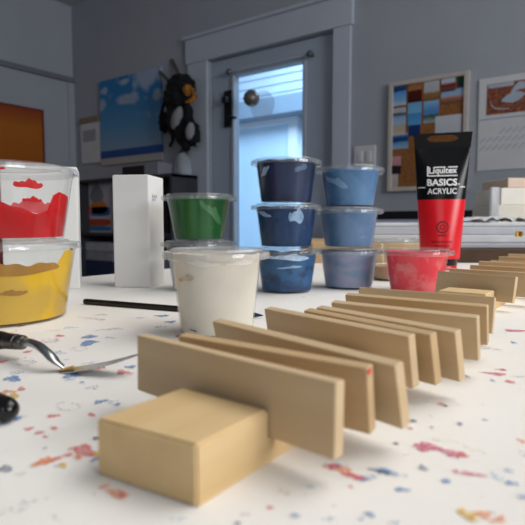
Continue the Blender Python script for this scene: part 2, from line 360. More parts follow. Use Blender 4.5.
xa, xb = Wy(390, 130, WD).x, Wy(469, 130, WD).x
zt = (Wy(391, 82, WD).z+Wy(470, 73, WD).z)/2; zb = (Wy(389, 193, WD).z+Wy(467, 188, WD).z)/2
board = empty('cork_board', (xa, WD, zb), 'cork pin board in a pale frame hung behind the paint tube', 'pin board')
W_, Hh = xb-xa, zt-zb; fr = 0.022
M_cork = mat('cork', (150, 98, 52), 0.9, (128, 80, 40), 90, detail=6)
boxo('cork_panel', (fr, -0.016, fr), (W_-fr, -0.002, Hh-fr), M_cork, board)
M_frm = mat('board_frame', (188, 180, 172), 0.6, (196, 188, 180), 20)
bm = bmesh.new(); B(bm, (0, -0.028, 0), (fr, 0, Hh), 0.003); B(bm, (W_-fr, -0.028, 0), (W_, 0, Hh), 0.003); B(bm, (fr, -0.028, 0), (W_-fr, 0, fr), 0.003); B(bm, (fr, -0.028, Hh-fr), (W_-fr, 0, Hh), 0.003)
finish('board_frame', bm, M_frm, board)
def cork(u, v): return xa+W_*u, zb+Hh*v     # place on the board, 0..1
# u0, v0, u1, v1 then the picture bands bottom to top
def uv(px, py):                              # photo position -> fraction of the board (its top edge climbs to the right)
    u = (px-390)/79.0; top = 82-9*u; bot = 193-5*u
    return u, (bot-py)/(bot-top)
cards = [
 ((393, 86, 408, 104), [(0, (190, 200, 214)), (0.3, (120, 170, 216)), (0.7, (84, 148, 210)), (0.75, (20, 50, 96)), (1, (40, 84, 140))], 'deep blue seascape postcard at the top left of the cork board'),
 ((410, 82, 424, 101), [(0, (60, 18, 16)), (0.55, (84, 26, 22)), (0.6, (170, 120, 70)), (1, (150, 80, 60))], 'dark red and gold postcard in the top row, second from left'),
 ((426, 80, 441, 100), [(0, (130, 90, 50)), (0.35, (150, 112, 66)), (0.4, (176, 178, 184)), (1, (190, 192, 198))], 'pale sky over brown field postcard, middle of the top row'),
 ((443, 78, 456, 92), [(0, (120, 84, 80)), (0.45, (120, 30, 26)), (0.6, (190, 200, 212)), (1, (184, 196, 210))], 'red roofed house postcard in the top row beside the dark green one'),
 ((458, 75, 467, 88), [(0, (24, 44, 74)), (0.5, (26, 60, 44)), (1, (40, 70, 44))], 'dark green and navy postcard in the top right board corner'),
 ((443, 92, 465, 103), [(0, (90, 74, 66)), (0.35, (170, 104, 70)), (0.6, (160, 178, 200)), (1, (120, 166, 210))], 'wide postcard of brown rocks under blue sky below the top right corner'),
 ((393, 108, 408, 124), [(0, (176, 190, 206)), (0.5, (130, 170, 206)), (0.65, (30, 40, 44)), (0.75, (170, 176, 186)), (1, (180, 186, 194))], 'white and pale blue postcard with a dark islet, left column second row'),
 ((410, 103, 424, 124), [(0, (88, 158, 210)), (0.5, (70, 140, 196)), (0.55, (120, 180, 220)), (1, (104, 170, 216))], 'tall bright blue water postcard below the red and gold one'),
 ((426, 101, 441, 122), [(0, (160, 176, 190)), (0.3, (60, 84, 60)), (0.4, (90, 140, 190)), (0.5, (80, 140, 200)), (1, (140, 184, 220))], 'blue sky postcard with a small green tree, third in the second row'),
 ((438, 117, 463, 133), [(0, (186, 190, 198)), (1, (200, 203, 210))], 'blank white note card pinned at the right of the cork board'),
 ((411, 125, 423, 135), [(0, (16, 46, 96)), (1, (24, 62, 118))], 'small navy blue card below the tall blue water postcard'),
 ((393, 124, 408, 134), [(0, (190, 188, 188)), (0.5, (190, 168, 140)), (1, (160, 176, 190))], 'cream and sand coloured card in the left column, third row'),
 ((393, 134, 411, 148), [(0, (150, 176, 200)), (0.4, (100, 150, 196)), (0.5, (20, 66, 116)), (0.75, (24, 74, 124)), (1, (130, 170, 204))], 'blue wave postcard in the left column above the pink card'),
 ((391.5, 157, 404, 174), [(0, (46, 30, 42)), (0.45, (40, 28, 40)), (0.5, (190, 130, 140)), (1, (200, 150, 156))], 'pink and black card low on the cork board'),
 ((391.5, 175, 401, 191), [(0, (176, 166, 160)), (1, (190, 182, 176))], 'plain pale slip at the bottom left of the cork board'),
]
for i, ((a, b_, c, d), cols, lab) in enumerate(cards):
    u0, v1 = uv(a, b_); u1, v0 = uv(c, d)
    x0, z0 = cork(u0, v0); x1, z1 = cork(u1, v1)
    o = boxo('postcard', (0, -0.0015, 0), (x1-x0, 0, z1-z0), bands('card_print', cols, 0.10, 3+i % 4), loc=(x0, WD-0.0162-0.0016*(i % 2), z0))
    tag(o, lab, 'postcard', 'cards pinned on the cork board')

xa, xb = Wy(478.5, 130, WD).x, Wy(548, 130, WD).x
zt = Wy(480, 80, WD).z; zb = Wy(477.5, 171, WD).z
cal = empty('wall_calendar', (xa, WD, zb), 'wall calendar with a river landscape photo, at the right edge', 'calendar')
W_, Hh = xb-xa, zt-zb
boxo('page', (0, -0.006, 0), (W_, -0.001, Hh*0.56), M_paper, cal); boxo('photo_page', (0, -0.009, Hh*0.56), (W_, -0.001, Hh), M_paper, cal)
def land():
    m, nt, b = base('river_landscape'); b.inputs['Roughness'].default_value = 0.5
    tc = nt.nodes.new('ShaderNodeTexCoord'); n = nt.nodes.new('ShaderNodeTexNoise'); n.inputs['Scale'].default_value = 14; n.inputs['Detail'].default_value = 6
    r = nt.nodes.new('ShaderNodeValToRGB'); e = r.color_ramp.elements
    e[0].position = 0.35; e[0].color = lin((70, 44, 30)); e[1].position = 0.68; e[1].color = lin((176, 96, 66))
    nt.links.new(tc.outputs['Generated'], n.inputs['Vector']); nt.links.new(n.outputs['Fac'], r.inputs['Fac']); nt.links.new(r.outputs['Color'], b.inputs['Base Color'])
    return m
pa = (0.035, Hh*0.60, W_-0.03, Hh*0.93)
ph = boxo('landscape_photo', (pa[0], -0.0105, pa[1]), (pa[2], -0.009, pa[3]), land(), cal)
M_river = mat('river_print', (164, 176, 194), 0.5, (176, 188, 204), 10)
bm = bmesh.new()                              # the winding river and the pale sky over the hills
cpts = [(0.02, 0.25, 0.05), (0.10, 0.12, 0.05), (0.30, 0.10, 0.05)]
def ribbon(bm, pts, d):
    vs = []
    for (u, v, w) in pts: vs.append((bm.verts.new((pa[0]+(pa[2]-pa[0])*u, d, pa[1]+(pa[3]-pa[1])*(v+w))), bm.verts.new((pa[0]+(pa[2]-pa[0])*u, d, pa[1]+(pa[3]-pa[1])*(v-w)))))
    for (a, b_), (c, d_) in zip(vs, vs[1:]): bm.faces.new((a, b_, d_, c))
ribbon(bm, [(0.28, 0.42, 0.02), (0.36, 0.45, 0.10), (0.5, 0.48, 0.17), (0.62, 0.52, 0.13), (0.72, 0.55, 0.02)], -0.0109)
ribbon(bm, [(0.45, 0.62, 0.03), (0.52, 0.75, 0.10), (0.6, 0.84, 0.13), (0.72, 0.82, 0.10), (0.9, 0.92, 0.06), (0.999, 0.93, 0.06)], -0.0108)
ribbon(bm, [(0.02, 0.93, 0.06), (0.25, 0.92, 0.06), (0.5, 0.93, 0.06)], -0.0107)
ribbon(bm, [(0.06, 0.6, 0.02), (0.08, 0.35, 0.03), (0.16, 0.2, 0.02), (0.3, 0.15, 0.015), (0.45, 0.14, 0.01)], -0.0108)
finish('river', bm, M_river, ph)
bm = bmesh.new()
for r_ in range(3):
    for k in range(9):
        x = W_*(0.08+0.095*k); z = Hh*(0.42-0.085*r_)
        if r_ == 0 and k < 3: continue
        M = Matrix.Translation((x, -0.0066, z)) @ Matrix.Rotation(-0.7, 4, 'Y')
        B(bm, (-0.020, 0, -0.004), (0.016, 0.0006, 0.004), M=M)
finish('date_marks', bm, mat('grey_print', (178, 186, 193), 0.8), cal)
bm = bmesh.new(); sweep(bm, [(0.01, -0.008, Hh*0.56), (W_-0.01, -0.008, Hh*0.56)], 0.004, 8); finish('binding', bm, M_trim, cal, smooth=True)

# ---------------------------------------------------------------- back of the room: dark bookcase and low black cabinet
BY = WD-0.26
x0 = Wy(78, 200, BY).x; x1 = Wy(172, 200, BY).x; ztp = Wy(110, 178, BY).z
M_case = mat('charcoal_laminate', (52, 54, 60), 0.6, (58, 60, 66), 10)
case = empty('bookcase', (x0, BY, 0), 'dark open bookcase against the back wall behind the white boxes', 'bookcase')
w = x1-x0
zs = [0.06, 0.48, 0.80, ztp]
bm = bmesh.new(); B(bm, (0, 0, 0), (0.022, 0.24, ztp)); B(bm, (w-0.022, 0, 0), (w, 0.24, ztp)); B(bm, (w*0.56, 0, 0.06), (w*0.56+0.02, 0.24, ztp-0.02)); B(bm, (0.022, 0.23, 0), (w-0.022, 0.24, ztp-0.02))
finish('carcass', bm, M_case, case)
for i, z in enumerate(zs):
    e = 0.022 if i < 3 else 0.0
    boxo('shelf', (e, -0.004, z-0.022), (w-e, 0.23, z), M_case, case, bevel=0.001)
def sp(x, y): v = Wy(x, y, BY+0.05); return v
def thing_box(name, xa_, xb_, ya_, zs_, m, lab, cat, d=0.15, off=0.05, bevel=0.004, group=None):
    a = Wy(xa_, ya_, BY+off); b_ = Wy(xb_, ya_, BY+off)
    return tag(boxo(name, (0, 0, 0), (b_.x-a.x, d, a.z-zs_), m, loc=(a.x, BY+off, zs_+0.0003), bevel=bevel), lab, cat, group)
# artwork leaning in the case
a = Wy(81, 200, BY+0.08); b_ = Wy(113, 200, BY+0.08); hgt = 0.375
art = empty('leaning_artwork', (a.x, BY+0.08, zs[2]+0.0003), 'white abstract artwork with orange, pink and blue shapes standing in the bookcase', 'artwork')
boxo('sheet', (0, 0, 0), (b_.x-a.x, 0.012, hgt), mat('art_sheet', (176, 178, 184), 0.8), art)
ws = b_.x-a.x
for nm, px0, py0, px1, py1, c in (('orange_shape', 89, 198, 108, 214, (200, 120, 50)), ('blue_band', 90, 207, 110, 216, (40, 92, 150)), ('pink_shape', 81, 205, 92, 217, (196, 96, 110)), ('red_band', 82, 219, 111, 226, (168, 70, 44)), ('teal_band', 82, 226, 111, 231, (46, 112, 160)), ('grey_shape', 90, 184, 104, 202, (120, 124, 134))):
    A = Wy(px0, py0, BY+0.08); C = Wy(px1, py1, BY+0.08); z0, z1 = max(C.z-zs[2], 0.004), A.z-zs[2]
    bm = bmesh.new(); M = Matrix.Translation(((A.x+C.x)/2-a.x, -0.0006*(1 + len(nm) % 3), (z0+z1)/2)) @ Matrix.Rotation(PI/2, 4, 'X')
    vs = []
    for k in range(28):
        t = 2*PI*k/28; ex = 0.5 if 'band' in nm else 1.0
        cx = math.copysign(abs(math.cos(t))**ex, math.cos(t)); cz = math.copysign(abs(math.sin(t))**ex, math.sin(t))
        if nm in ('orange_shape', 'grey_shape'): cx *= 0.9*(1-0.5*cz)
        vs.append(bm.verts.new(M @ Vector((cx*(C.x-A.x)/2, cz*(z1-z0)/2, 0.0))))
    bm.faces.new(vs); r = bmesh.ops.extrude_face_region(bm, geom=bm.faces[:]); bmesh.ops.translate(bm, vec=(0, -0.0006*(1+len(nm) % 3), 0), verts=[g for g in r['geom'] if isinstance(g, bmesh.types.BMVert)])
    o = finish(nm, bm, mat('art_'+nm, c, 0.8), art)
M_fold = mat('folded_white', (166, 168, 174), 0.9, (150, 152, 160), 12)
zz = zs[1]
for i, (h_, c, lab) in enumerate(((0.11, (34, 46, 84), 'navy box at the bottom of the pile in the bookcase'), (0.07, (150, 152, 158), 'pale folded cloth lying on the navy box in the bookcase'), (0.07, (178, 180, 186), 'pale folded cloth, topmost of the pile in the bookcase'))):
    nm = 'storage_box' if i == 0 else 'folded_cloth'
    bmx = bmesh.new(); B(bmx, (0, 0, 0), (0.36, 0.17, h_-0.001), 0.012 if i else 0.003, seg=3)
    a = Wy(82+i, 250, BY+0.04)
    tag(finish(nm, bmx, mat('pile_%s' % nm, c, 0.85, tuple(v*0.9 for v in c), 12, bump=0.3), loc=(a.x, BY+0.04, zz+0.0003)), lab, 'box' if i == 0 else 'cloth', None if i == 0 else 'folded cloths in the bookcase'); zz += h_
thing_box('file_box', 112, 121, 186, zs[2], mat('brown_card', (74, 60, 52), 0.8), 'narrow brown file box standing beside the abstract artwork', 'box')
thing_box('storage_tin', 155, 160, 205, zs[2], mat('tin_brown', (110, 76, 52), 0.6, (90, 60, 44), 8), 'brown tin in the bookcase left of the green paint cup', 'tin')
thing_box('storage_tin', 161, 168, 192, zs[2], mat('tin_black', (24, 24, 28), 0.6), 'taller black tin in the bookcase above the green paint cup', 'tin')
thing_box('paper_stack', 152, 168, 255, zs[1], M_fold, 'pale paper stack low in the bookcase right of the tall white box', 'paper stack')
# on top of the case
thing_box('speaker_bar', 122, 144, 167, ztp, mat('dark_device', (34, 35, 40), 0.5), 'dark low device lying on top of the bookcase', 'device', off=0.06)
thing_box('white_carton', 144, 158, 163, ztp, mat('carton_grey', (140, 142, 150), 0.7), 'pale grey carton on the bookcase top below the beach poster', 'carton', off=0.06)

CY = WD-0.42
x0 = Wy(345, 214, CY).x; x1 = Wy(480, 214, CY).x; zt = Wy(472, 210, CY).z
low = empty('low_cabinet', (x0, CY, 0), 'low cabinet with a thick black top under the cork board', 'cabinet'); w = x1-x0
boxo('cabinet_body', (0.02, 0.01, 0.0), (w-0.02, 0.41, zt-0.035), M_trim, low)
boxo('cabinet_top', (0, 0, zt-0.035), (w, 0.41, zt), M_blk, low, bevel=0.004)
for k in (0, 1):
    d = boxo('cabinet_door', (0.03+k*(w/2-0.02), -0.008, 0.06), (w/2-0.005+k*(w/2-0.02), 0.01, zt-0.05), M_trim, low, bevel=0.003)
    bm = bmesh.new(); xx = w/2-0.06+k*0.09; sweep(bm, [(xx, -0.024, 0.55), (xx, -0.024, 0.67)], 0.006, 10); B(bm, (xx-0.004, -0.024, 0.555), (xx+0.004, -0.008, 0.565)); B(bm, (xx-0.004, -0.024, 0.655), (xx+0.004, -0.008, 0.665))
    finish('cabinet_handle', bm, M_steel, d, smooth=True)

# ================================================================ TABLE
M_table = mat('white_table_paper', (232, 230, 226), 0.55, (225, 222, 216), 9, spec=0.3)
TX0, TX1, TY0, TY1 = -0.62, 1.15, -0.55, 1.75
table = empty('work_table', ((TX0+TX1)/2, (TY0+TY1)/2, 0), 'large white paint-spattered work table under everything', 'table')
ox, oy = (TX0+TX1)/2, (TY0+TY1)/2
boxo('tabletop', (TX0-ox, TY0-oy, TZ-0.03), (TX1-ox, TY1-oy, TZ), M_table, table, bevel=0.003)
for sx in (TX0+0.06, TX1-0.06):
    for sy in (TY0+0.06, TY1-0.06): boxo('leg', (sx-ox-0.025, sy-oy-0.025, 0), (sx-ox+0.025, sy-oy+0.025, TZ-0.03), M_trim, table, bevel=0.003)
# the dried paint on it
pal = {'b': (52, 108, 176), 'lb': (120, 164, 208), 'n': (36, 56, 96), 'r': (214, 72, 76), 'm': (200, 46, 92), 'o': (232, 120, 58), 'y': (222, 168, 40), 'v': (176, 150, 166), 'g': (126, 130, 142), 'c': (228, 196, 140)}
keys = list(pal)
pm = [ragged('dried_paint_'+k, tuple(v*0.74+0.26*228 for v in pal[k]), {'v': 0.0, 'g': 0.1, 'c': 0.0, 'lb': 0.15}.get(k, 0.55)) for k in keys]
bm = bmesh.new()
mkn = [0]
def mark(x, y, w, h, col, ang=0.0, rag=0.35):
    w *= 1.08; h *= 1.08
    c = P(x, y, 0)
    if depth(c) < 0.03 or not (TX0 < c.x < TX1 and TY0 < c.y < TY1): return
    s = depth(c)/F
    rt = Vector((math.cos(YAW), math.sin(YAW), 0)); fw = Vector((-math.sin(YAW), math.cos(YAW), 0)); fs = 1/max(0.08, H/depth(c))
    z = TZ + 0.00012 + 0.00002*(mkn[0] % 20); mkn[0] += 1
    n = 18; vs = []; ph_ = random.random()*6
    for k in range(n):
        t = 2*PI*k/n; q = 1 + rag*(random.random()-0.5)*1.6 + 0.2*math.sin(3*t+ph_)
        u = w/2*q*math.cos(t); v = h/2*q*math.sin(t)
        uu = u*math.cos(ang)-v*math.sin(ang); vv = u*math.sin(ang)+v*math.cos(ang)
        p = c + rt*uu*s - fw*vv*s*fs
        vs.append(bm.verts.new((p.x-ox, p.y-oy, z)))
    f = bm.faces.new(vs); f.material_index = keys.index(col)
def ring(x, y, w, h, col):
    for k in range(16):
        t = 2*PI*k/16
        if random.random() < 0.8: mark(x+w/2*math.cos(t), y+h/2*math.sin(t), 5, 1.2, col, math.atan2(math.cos(t)*h, -math.sin(t)*w))
marks = [(100,402,12,4,'b',-.2),(53,416,11,4,'r',0),(92,415,9,3,'r',.3),(29,429,8,3,'r',0),(39,433,9,3,'r',0),(45,437,6,2,'r',.2),(54,428,10,3,'r',.2),
 (54,460,30,6,'r',-.4),(44,462,18,8,'o',-.2),(62,466,10,4,'y',.3),(86,452,24,9,'r',.35),(75,449,10,4,'r',-.1),(99,454,9,8,'y',0),(78,458,8,4,'o',0),(5,470,14,6,'n',.1),(20,475,12,3,'g',0),(118,495,22,7,'o',.35),(122,496,12,5,'r',.2),(104,488,10,3,'o',-.3),
 (6,514,34,12,'v',-.3),(24,503,34,4,'v',-.25),(55,518,20,4,'v',.4),(7,392,14,4,'o',0),(14,396,12,4,'y',.3),(21,389,9,3,'r',.3),(12,379,18,5,'b',.1),(17,373,14,4,'lb',0),(12,420,16,6,'b',-.3),(6,407,12,4,'lb',0),
 (51,341,16,3,'v',0),(89,343,14,5,'b',0),(89,337,14,3,'b',0),(60,353,12,3,'lb',.2),(73,376,14,5,'b',-.1),(70,380,10,3,'lb',0),(93,319,30,1.5,'g',.1),(106,330,16,2,'g',-.1),(70,328,12,2,'lb',0),(55,331,14,2,'c',0),(124,373,16,3.5,'r',.15),(100,368,10,3,'r',0),(90,363,14,2,'lb',-.2),
 (130,367,10,3,'b',0),(93,388,12,4,'lb',0),(2,362,8,3,'r',0),(28,352,8,2.5,'r',0),(110,338,12,2,'lb',.1),(118,329,12,2,'g',.1),(60,336,9,2,'r',.1),(112,402,9,3,'lb',-.1),(117,405,7,3,'b',0),(97,439,9,3,'n',0),
 (428,448,26,8,'m',.05),(420,446,14,4,'m',0),(453,454,22,7,'m',.2),(462,456,12,4,'r',.1),(467,474,34,4,'m',.2),(423,469,8,6,'n',.2),(446,482,9,4,'b',0),(390,473,28,5,'b',.3),(380,472,20,4,'n',.3),(371,477,16,6,'lb',0),(364,480,10,4,'b',-.2),
 (341,470,26,8,'o',.25),(352,476,20,5,'r',.2),(334,467,12,6,'m',0),(360,479,14,3,'m',.1),(402,490,14,4,'b',.1),(369,515,12,5,'b',.1),(337,507,9,4,'v',0),(394,524,12,4,'lb',0),(468,515,16,11,'y',.1),(484,515,16,6,'o',0),(498,521,18,6,'o',-.2),(474,520,10,5,'y',.2),
 (511,484,12,4,'b',.1),(505,471,16,5,'lb',-.1),(497,477,8,9,'lb',.2),(523,498,12,5,'b',0),(523,453,9,4,'lb',0),(521,441,6,4,'o',.3),(494,374,20,3,'m',.08),(502,370,10,2,'m',0),(518,377,14,1.6,'g',0),(412,421,9,4,'n',.2),(396,444,5,3,'n',0),(445,406,4,3,'n',0),(475,451,20,5,'c',.3),(448,442,36,2.5,'c',.15),(428,402,4,2,'g',0),
 (490,349,20,2,'g',.1),(482,344,10,2,'r',0),(516,331,22,2,'m',.03),(284,493,14,7,'c',0),(481,405,5,3,'c',0),(310,488,8,4,'lb',0),(300,497,12,4,'v',0),(295,517,10,4,'b',.1),(432,428,4,2,'n',.5),(480,498,5,3,'c',0),(330,520,14,5,'lb',.1),(245,515,16,4,'v',0),(270,508,8,3,'r',.1),(180,520,14,4,'lb',0),
 (170,322,10,2,'b',0),(162,316,12,2,'b',0),(100,315,12,1.5,'lb',0),(140,318,10,1.5,'lb',0),(160,327,12,2,'lb',0),(30,362,12,2,'lb',.1)]
for a in marks: mark(*a)
ring(68, 407, 22, 8, 'g'); ring(24, 362, 20, 7, 'v'); ring(80, 349, 13, 4, 'v'); ring(461, 377, 13, 3, 'g'); ring(51, 341, 16, 4, 'v')
R2 = random.Random(5)
for k in range(70):                          # older faint specks all over
    mark(R2.uniform(0, 525), R2.uniform(295, 525), R2.uniform(3, 8), R2.uniform(1.2, 3), R2.choice(['lb', 'g', 'b', 'v', 'r', 'c', 'lb', 'n']), R2.uniform(-.4, .4))
for k in range(90):
    c = Vector((R2.uniform(TX0, TX1), R2.uniform(TY0, TY1), 0)); n = 10; r = R2.uniform(.003, .010); e = R2.uniform(.3, 1); t0 = R2.uniform(0, 3)
    if depth(c+Vector((0, 0, TZ))) > 0.05 and abs((c.x*math.cos(YAW)+c.y*math.sin(YAW))/depth(c+Vector((0, 0, TZ)))) < 0.55: continue
    vs = [bm.verts.new((c.x-ox+r*(1+.3*R2.random())*math.cos(t0+2*PI*j/n), c.y-oy+e*r*(1+.3*R2.random())*math.sin(t0+2*PI*j/n), TZ+0.00012)) for j in range(n)]
    bm.faces.new(vs).material_index = R2.randrange(len(keys))
me = finish('paint_marks', bm, pm, table); me['label'] = 'dried splashes of coloured paint'; me['kind'] = 'stuff'

# ================================================================ SLOTTED BARS AND STRIPS
def wood(name, c, c2, along=0):
    st = [90, 90, 90]; st[along] = 6
    return mat(name, c, 0.6, c2, 1.0, spec=0.25, stretch=tuple(st), bump=0.12, lo=0.25, hi=0.75)
M_block = wood('pine_bar', (210, 183, 138), (196, 166, 119), 1)
woods = [wood('bare_strip_%d' % i, c, c2, 0) for i, (c, c2) in enumerate((((200, 176, 142), (187, 161, 124)), ((193, 165, 126), (180, 150, 110)), ((203, 179, 144), (190, 163, 124))))]
ZT, ZB, TH = 0.030, 0.008, 0.0046
def strip(a, b, c, label, wi, L=None, speck=None):
    A = P(*a, ZT); Bq = P(*b, ZT); d = (Bq-A); d.z = 0
    if L: A = Bq - d.normalized()*L
    d = Bq-A; Lq = d.length; yaw = math.atan2(d.y, d.x)
    Cq = P(*c, ZB)
    nrm = Vector((-math.sin(yaw), math.cos(yaw), 0))
    lean = max(-0.22, min(0.22, math.atan2((Cq-Bq).dot(nrm), ZT-ZB)))
    o = finish('wood_strip', B(bmesh.new(), (-Lq/2, 0, 0), (Lq/2, TH, (ZT-ZB)), 0.0006), woods[wi % 3])
    mid = (A+Bq)/2 + nrm*(ZT-ZB)*math.sin(lean)
    o.location = (mid.x, mid.y, TZ+ZB); o.rotation_euler = (lean, 0, yaw)
    tag(o, label, 'wood strip', 'bare wooden strips standing in the slotted bars')
    return o, yaw, lean
if True:
    spec = [
     ((137,335),(336,383),(336,461.5),'wooden strip nearest the camera, right behind the bare block end',None),
     ((178,335),(367,368),(366,434),'second wooden strip from the camera, with a red speck on its right end',None),
     ((212,320),(395,365),(393,423),'third wooden strip from the camera, standing at a slant to its neighbours',None),
     ((264,308),(408.5,336),(409,388),'fourth wooden strip from the camera, reaching left to the white paint cup',None),
     ((322,313),(430,334),(427,382),'fifth wooden strip from the camera, close behind the fourth and leaning',0.074),
     ((324,308),(455,331.5),(455,373),'sixth wooden strip from the camera, thin sliver seen over the fifth',0.080),
     ((331,301.5),(477,317),(475,360),'seventh wooden strip from the camera in the front bar',None),
     ((345,294),(487,306),(485,345),'eighth wooden strip from the camera, second to last in the front bar',None),
     ((359,286),(495,296),(495,337),'ninth wooden strip from the camera, last in the front bar',None),
     ((438,270),(516,276),(512,305),'first strip of the rear bar, its whole front face showing',None)]
    placed = []
    for i, (a, b, c, lab, L) in enumerate(spec):
        o, yw, ln = strip(a, b, c, lab, i, L); placed.append((o, yw, ln))
        if i == 1:
            Lq = max(v.co.x for v in o.data.vertices)
            bm = bmesh.new(); vs = [bm.verts.new((Lq+0.0002, TH*0.3+0.0012*math.cos(t)*(1+.3*math.sin(3*t)), 0.0205+0.0011*math.sin(t))) for t in [2*PI*k/14 for k in range(14)]]; bm.faces.new(vs)
            s = finish('paint_speck', bm, mat('red_speck', (206, 50, 70), 0.6), o); s['label'] = 'small red paint speck'
    # strips further back in the rear bar: left ends read off the photo, the same length each
    rear = [(449,268.4,'second strip of the rear bar, close behind the first'),(470,264.9,'third strip of the rear bar, its left end beside the red tube'),(478.7,261.2,'fourth strip of the rear bar, counting away from the camera'),(490,260.2,'fifth strip of the rear bar, counting away from the camera'),(498.7,256.4,'sixth strip of the rear bar, second to last in view'),(508,253.8,'last strip of the rear bar at the right edge of the photo')]
    for i, (x, y, lab) in enumerate(rear):
        A = P(x, y, ZT); yw = random.uniform(-0.05, 0.03)-0.03; Lq = 0.078
        o = finish('wood_strip', B(bmesh.new(), (-Lq/2, 0, 0), (Lq/2, TH, ZT-ZB), 0.0006), woods[i % 3])
        o.location = (A.x+Lq/2*math.cos(yw), A.y+Lq/2*math.sin(yw), TZ+ZB); o.rotation_euler = (random.uniform(-0.05, 0.05), 0, yw)
        tag(o, lab, 'wood strip', 'bare wooden strips standing in the slotted bars'); placed.append((o, yw, o.rotation_euler.x))
def bar(x0, x1, y0, y1, items, label):       # side profile with a saw cut under each strip, swept across the width
    cx = (x0+x1)/2; half = (x1-x0)/2; cuts = []
    for o, yw, ln in items:
        m = [v.co for v in o.data.vertices]; lx = cx-o.location.x
        yc = o.location.y + lx*math.tan(yw); ext = half*abs(math.tan(yw))
        ys = [yc, yc+TH, yc-0.008*math.tan(ln), yc+TH-0.008*math.tan(ln)]
        cuts.append([min(ys)-ext-0.0005, max(ys)+ext+0.0005])
    cuts.sort(); mg = []
    for c in cuts:
        if mg and c[0] < mg[-1][1]+0.0012: mg[-1][1] = max(mg[-1][1], c[1])
        else: mg.append(list(c))
    top = 0.017; prof = [(y0, 0), (y0, top)]
    for a, b in mg: prof += [(a, top), (a, ZB-0.0002), (b, ZB-0.0002), (b, top)]
    prof += [(y1, top), (y1, 0)]
    bm = bmesh.new(); L_ = [bm.verts.new((-half, y-y0, z)) for y, z in prof]; R_ = [bm.verts.new((half, y-y0, z)) for y, z in prof]
    n = len(prof)
    bm.faces.new(L_); bm.faces.new(R_[::-1])
    for k in range(n): bm.faces.new((L_[k], R_[k], R_[(k+1) % n], L_[(k+1) % n]))
    if y0 < 0.1: L_[0].co.y -= 0.004; L_[1].co.y -= 0.004     # the sawn end is a little out of square
    bmesh.ops.recalc_face_normals(bm, faces=bm.faces)
    es = [e for e in bm.edges if len(e.link_faces) == 2 and abs(e.calc_face_angle(0)) > 1 and all(v.co.y < 1e-6 or v.co.z > top-1e-6 for v in e.verts)]
    bmesh.ops.bevel(bm, geom=es, offset=0.0007, segments=2, affect='EDGES')
    o = finish('slotted_bar', bm, M_block, loc=(cx, y0, TZ)); tag(o, label, 'wooden bar', 'slotted wooden bars holding the strips')
    return o
q1 = P(197, 510, 0)
print('P9', placed[8][0].location, 'rear', [tuple(round(v, 3) for v in p[0].location) for p in placed[9:]], P(445, 289, .016), P(495, 293, .016))
fb = bar(-0.1268, -0.0905, 0.0945, placed[8][0].location.y+0.02, placed[:9], 'pale square-ended wooden bar in front with saw cuts holding nine strips')
bm = bmesh.new(); sweep(bm, [(0.0165, 0.0355, 0.0163), (0.0182, 0.0342, 0.0155), (0.0195, 0.0335, 0.013)], [0.0004, 0.0005, 0.0002], 6)
sl = finish('splinter', bm, M_block, fb, smooth=True)
r1 = P(445, 289, .016); r2 = P(495, 293, .016)
rb = bar(-0.138, -0.1, placed[9][0].location.y-0.035, placed[15][0].location.y+0.03, placed[9:], 'second wooden bar behind the front one, holding the strips beside the tube')

# ================================================================ CUPS
M_pl = plastic('clear_cup', (252, 253, 253), 0.008)
M_lidm = plastic('clear_lid', (250, 251, 251), 0.06)
def cup_profile(rt, rb, h):
    return [(0.0005, 0.0015), (rb*0.86, 0.0015), (rb*0.92, 0), (rb, 0.0012), (rb+(rt-rb)*0.30, h*0.32), (rb+(rt-rb)*0.72, h*0.74), (rt*0.985, h*0.9), (rt, h*0.905), (rt*1.005, h*0.985)]
def cup(name, c, R, h, rb, rt, label, group, pm_, top=None, z=0.0, lidlab=None, lid=True, thick=0.0011, lidm=None):
    e = empty(name, (c.x, c.y, TZ+z), label, 'paint cup', group)
    hb = h-0.0022
    bm = bmesh.new(); lathe(bm, cup_profile(rt, rb, hb), 72); finish('cup_body', bm, M_pl, e, smooth=True)
    if pm_ is not None:                       # the paint clinging to the inside, up to its own ragged edge
        tp = top or (lambda a: 0.975)
        ph_ = random.random()*6
        N = 10
        prof = [(0.0005, 0.0024), (rb*0.8, 0.0024)] + [(1, k/N) for k in range(N+1)]
        def wob(i, a, r, zf):
            if i < 2: return r, zf
            t = tp(a) * (1+0.008*math.sin(9*a+ph_)); zz = 0.0024+(hb*t-0.0024)*zf
            return rb+(rt-rb)*(zz/hb)-thick-(0.0004 if zf == 1 else 0), zz
        bm = bmesh.new(); lathe(bm, prof, 144, wob=wob)
        finish('paint', bm, pm_, e, smooth=True)
    if lid:
        bm = bmesh.new(); k = R
        lathe(bm, [(0.0005, h-0.0016), (k*0.80, h-0.0016), (k*0.815, h-0.0003), (k*0.84, h), (k*0.87, h-0.0014), (k*0.96, h-0.0017), (k*0.985, h-0.0020), (k, h-0.0038), (k*1.0, h-0.0060), (k*0.975, h-0.0066), (k*0.955, h-0.0060), (k*0.95, h-0.0026), (k*0.90, h-0.0026)], 96,
              wob=lambda i, a, r, z: (r*(1+(0.008*math.sin(a*30) if i >= 6 else 0)), z))
        l = finish('lid', bm, lidm or M_lidm, e, smooth=True)
        bm = bmesh.new(); M = Matrix.Translation((k*math.cos(0.9), k*math.sin(0.9), h-0.005)) @ Matrix.Rotation(0.9, 4, 'Z'); B(bm, (-0.001, -0.005, -0.0018), (0.0022, 0.005, -0.0008), 0.0004, M @ Matrix.Rotation(0.5, 4, 'Y'))
        finish('lid_tab', bm, M_lidm, l)
    return e
def facing(c, x, w_):                         # angle on the wall that shows at pixel offset x out of half width w_
    v = CAM-c; a0 = math.atan2(v.y, v.x); return a0 + math.asin(max(-1, min(1, x/w_)))
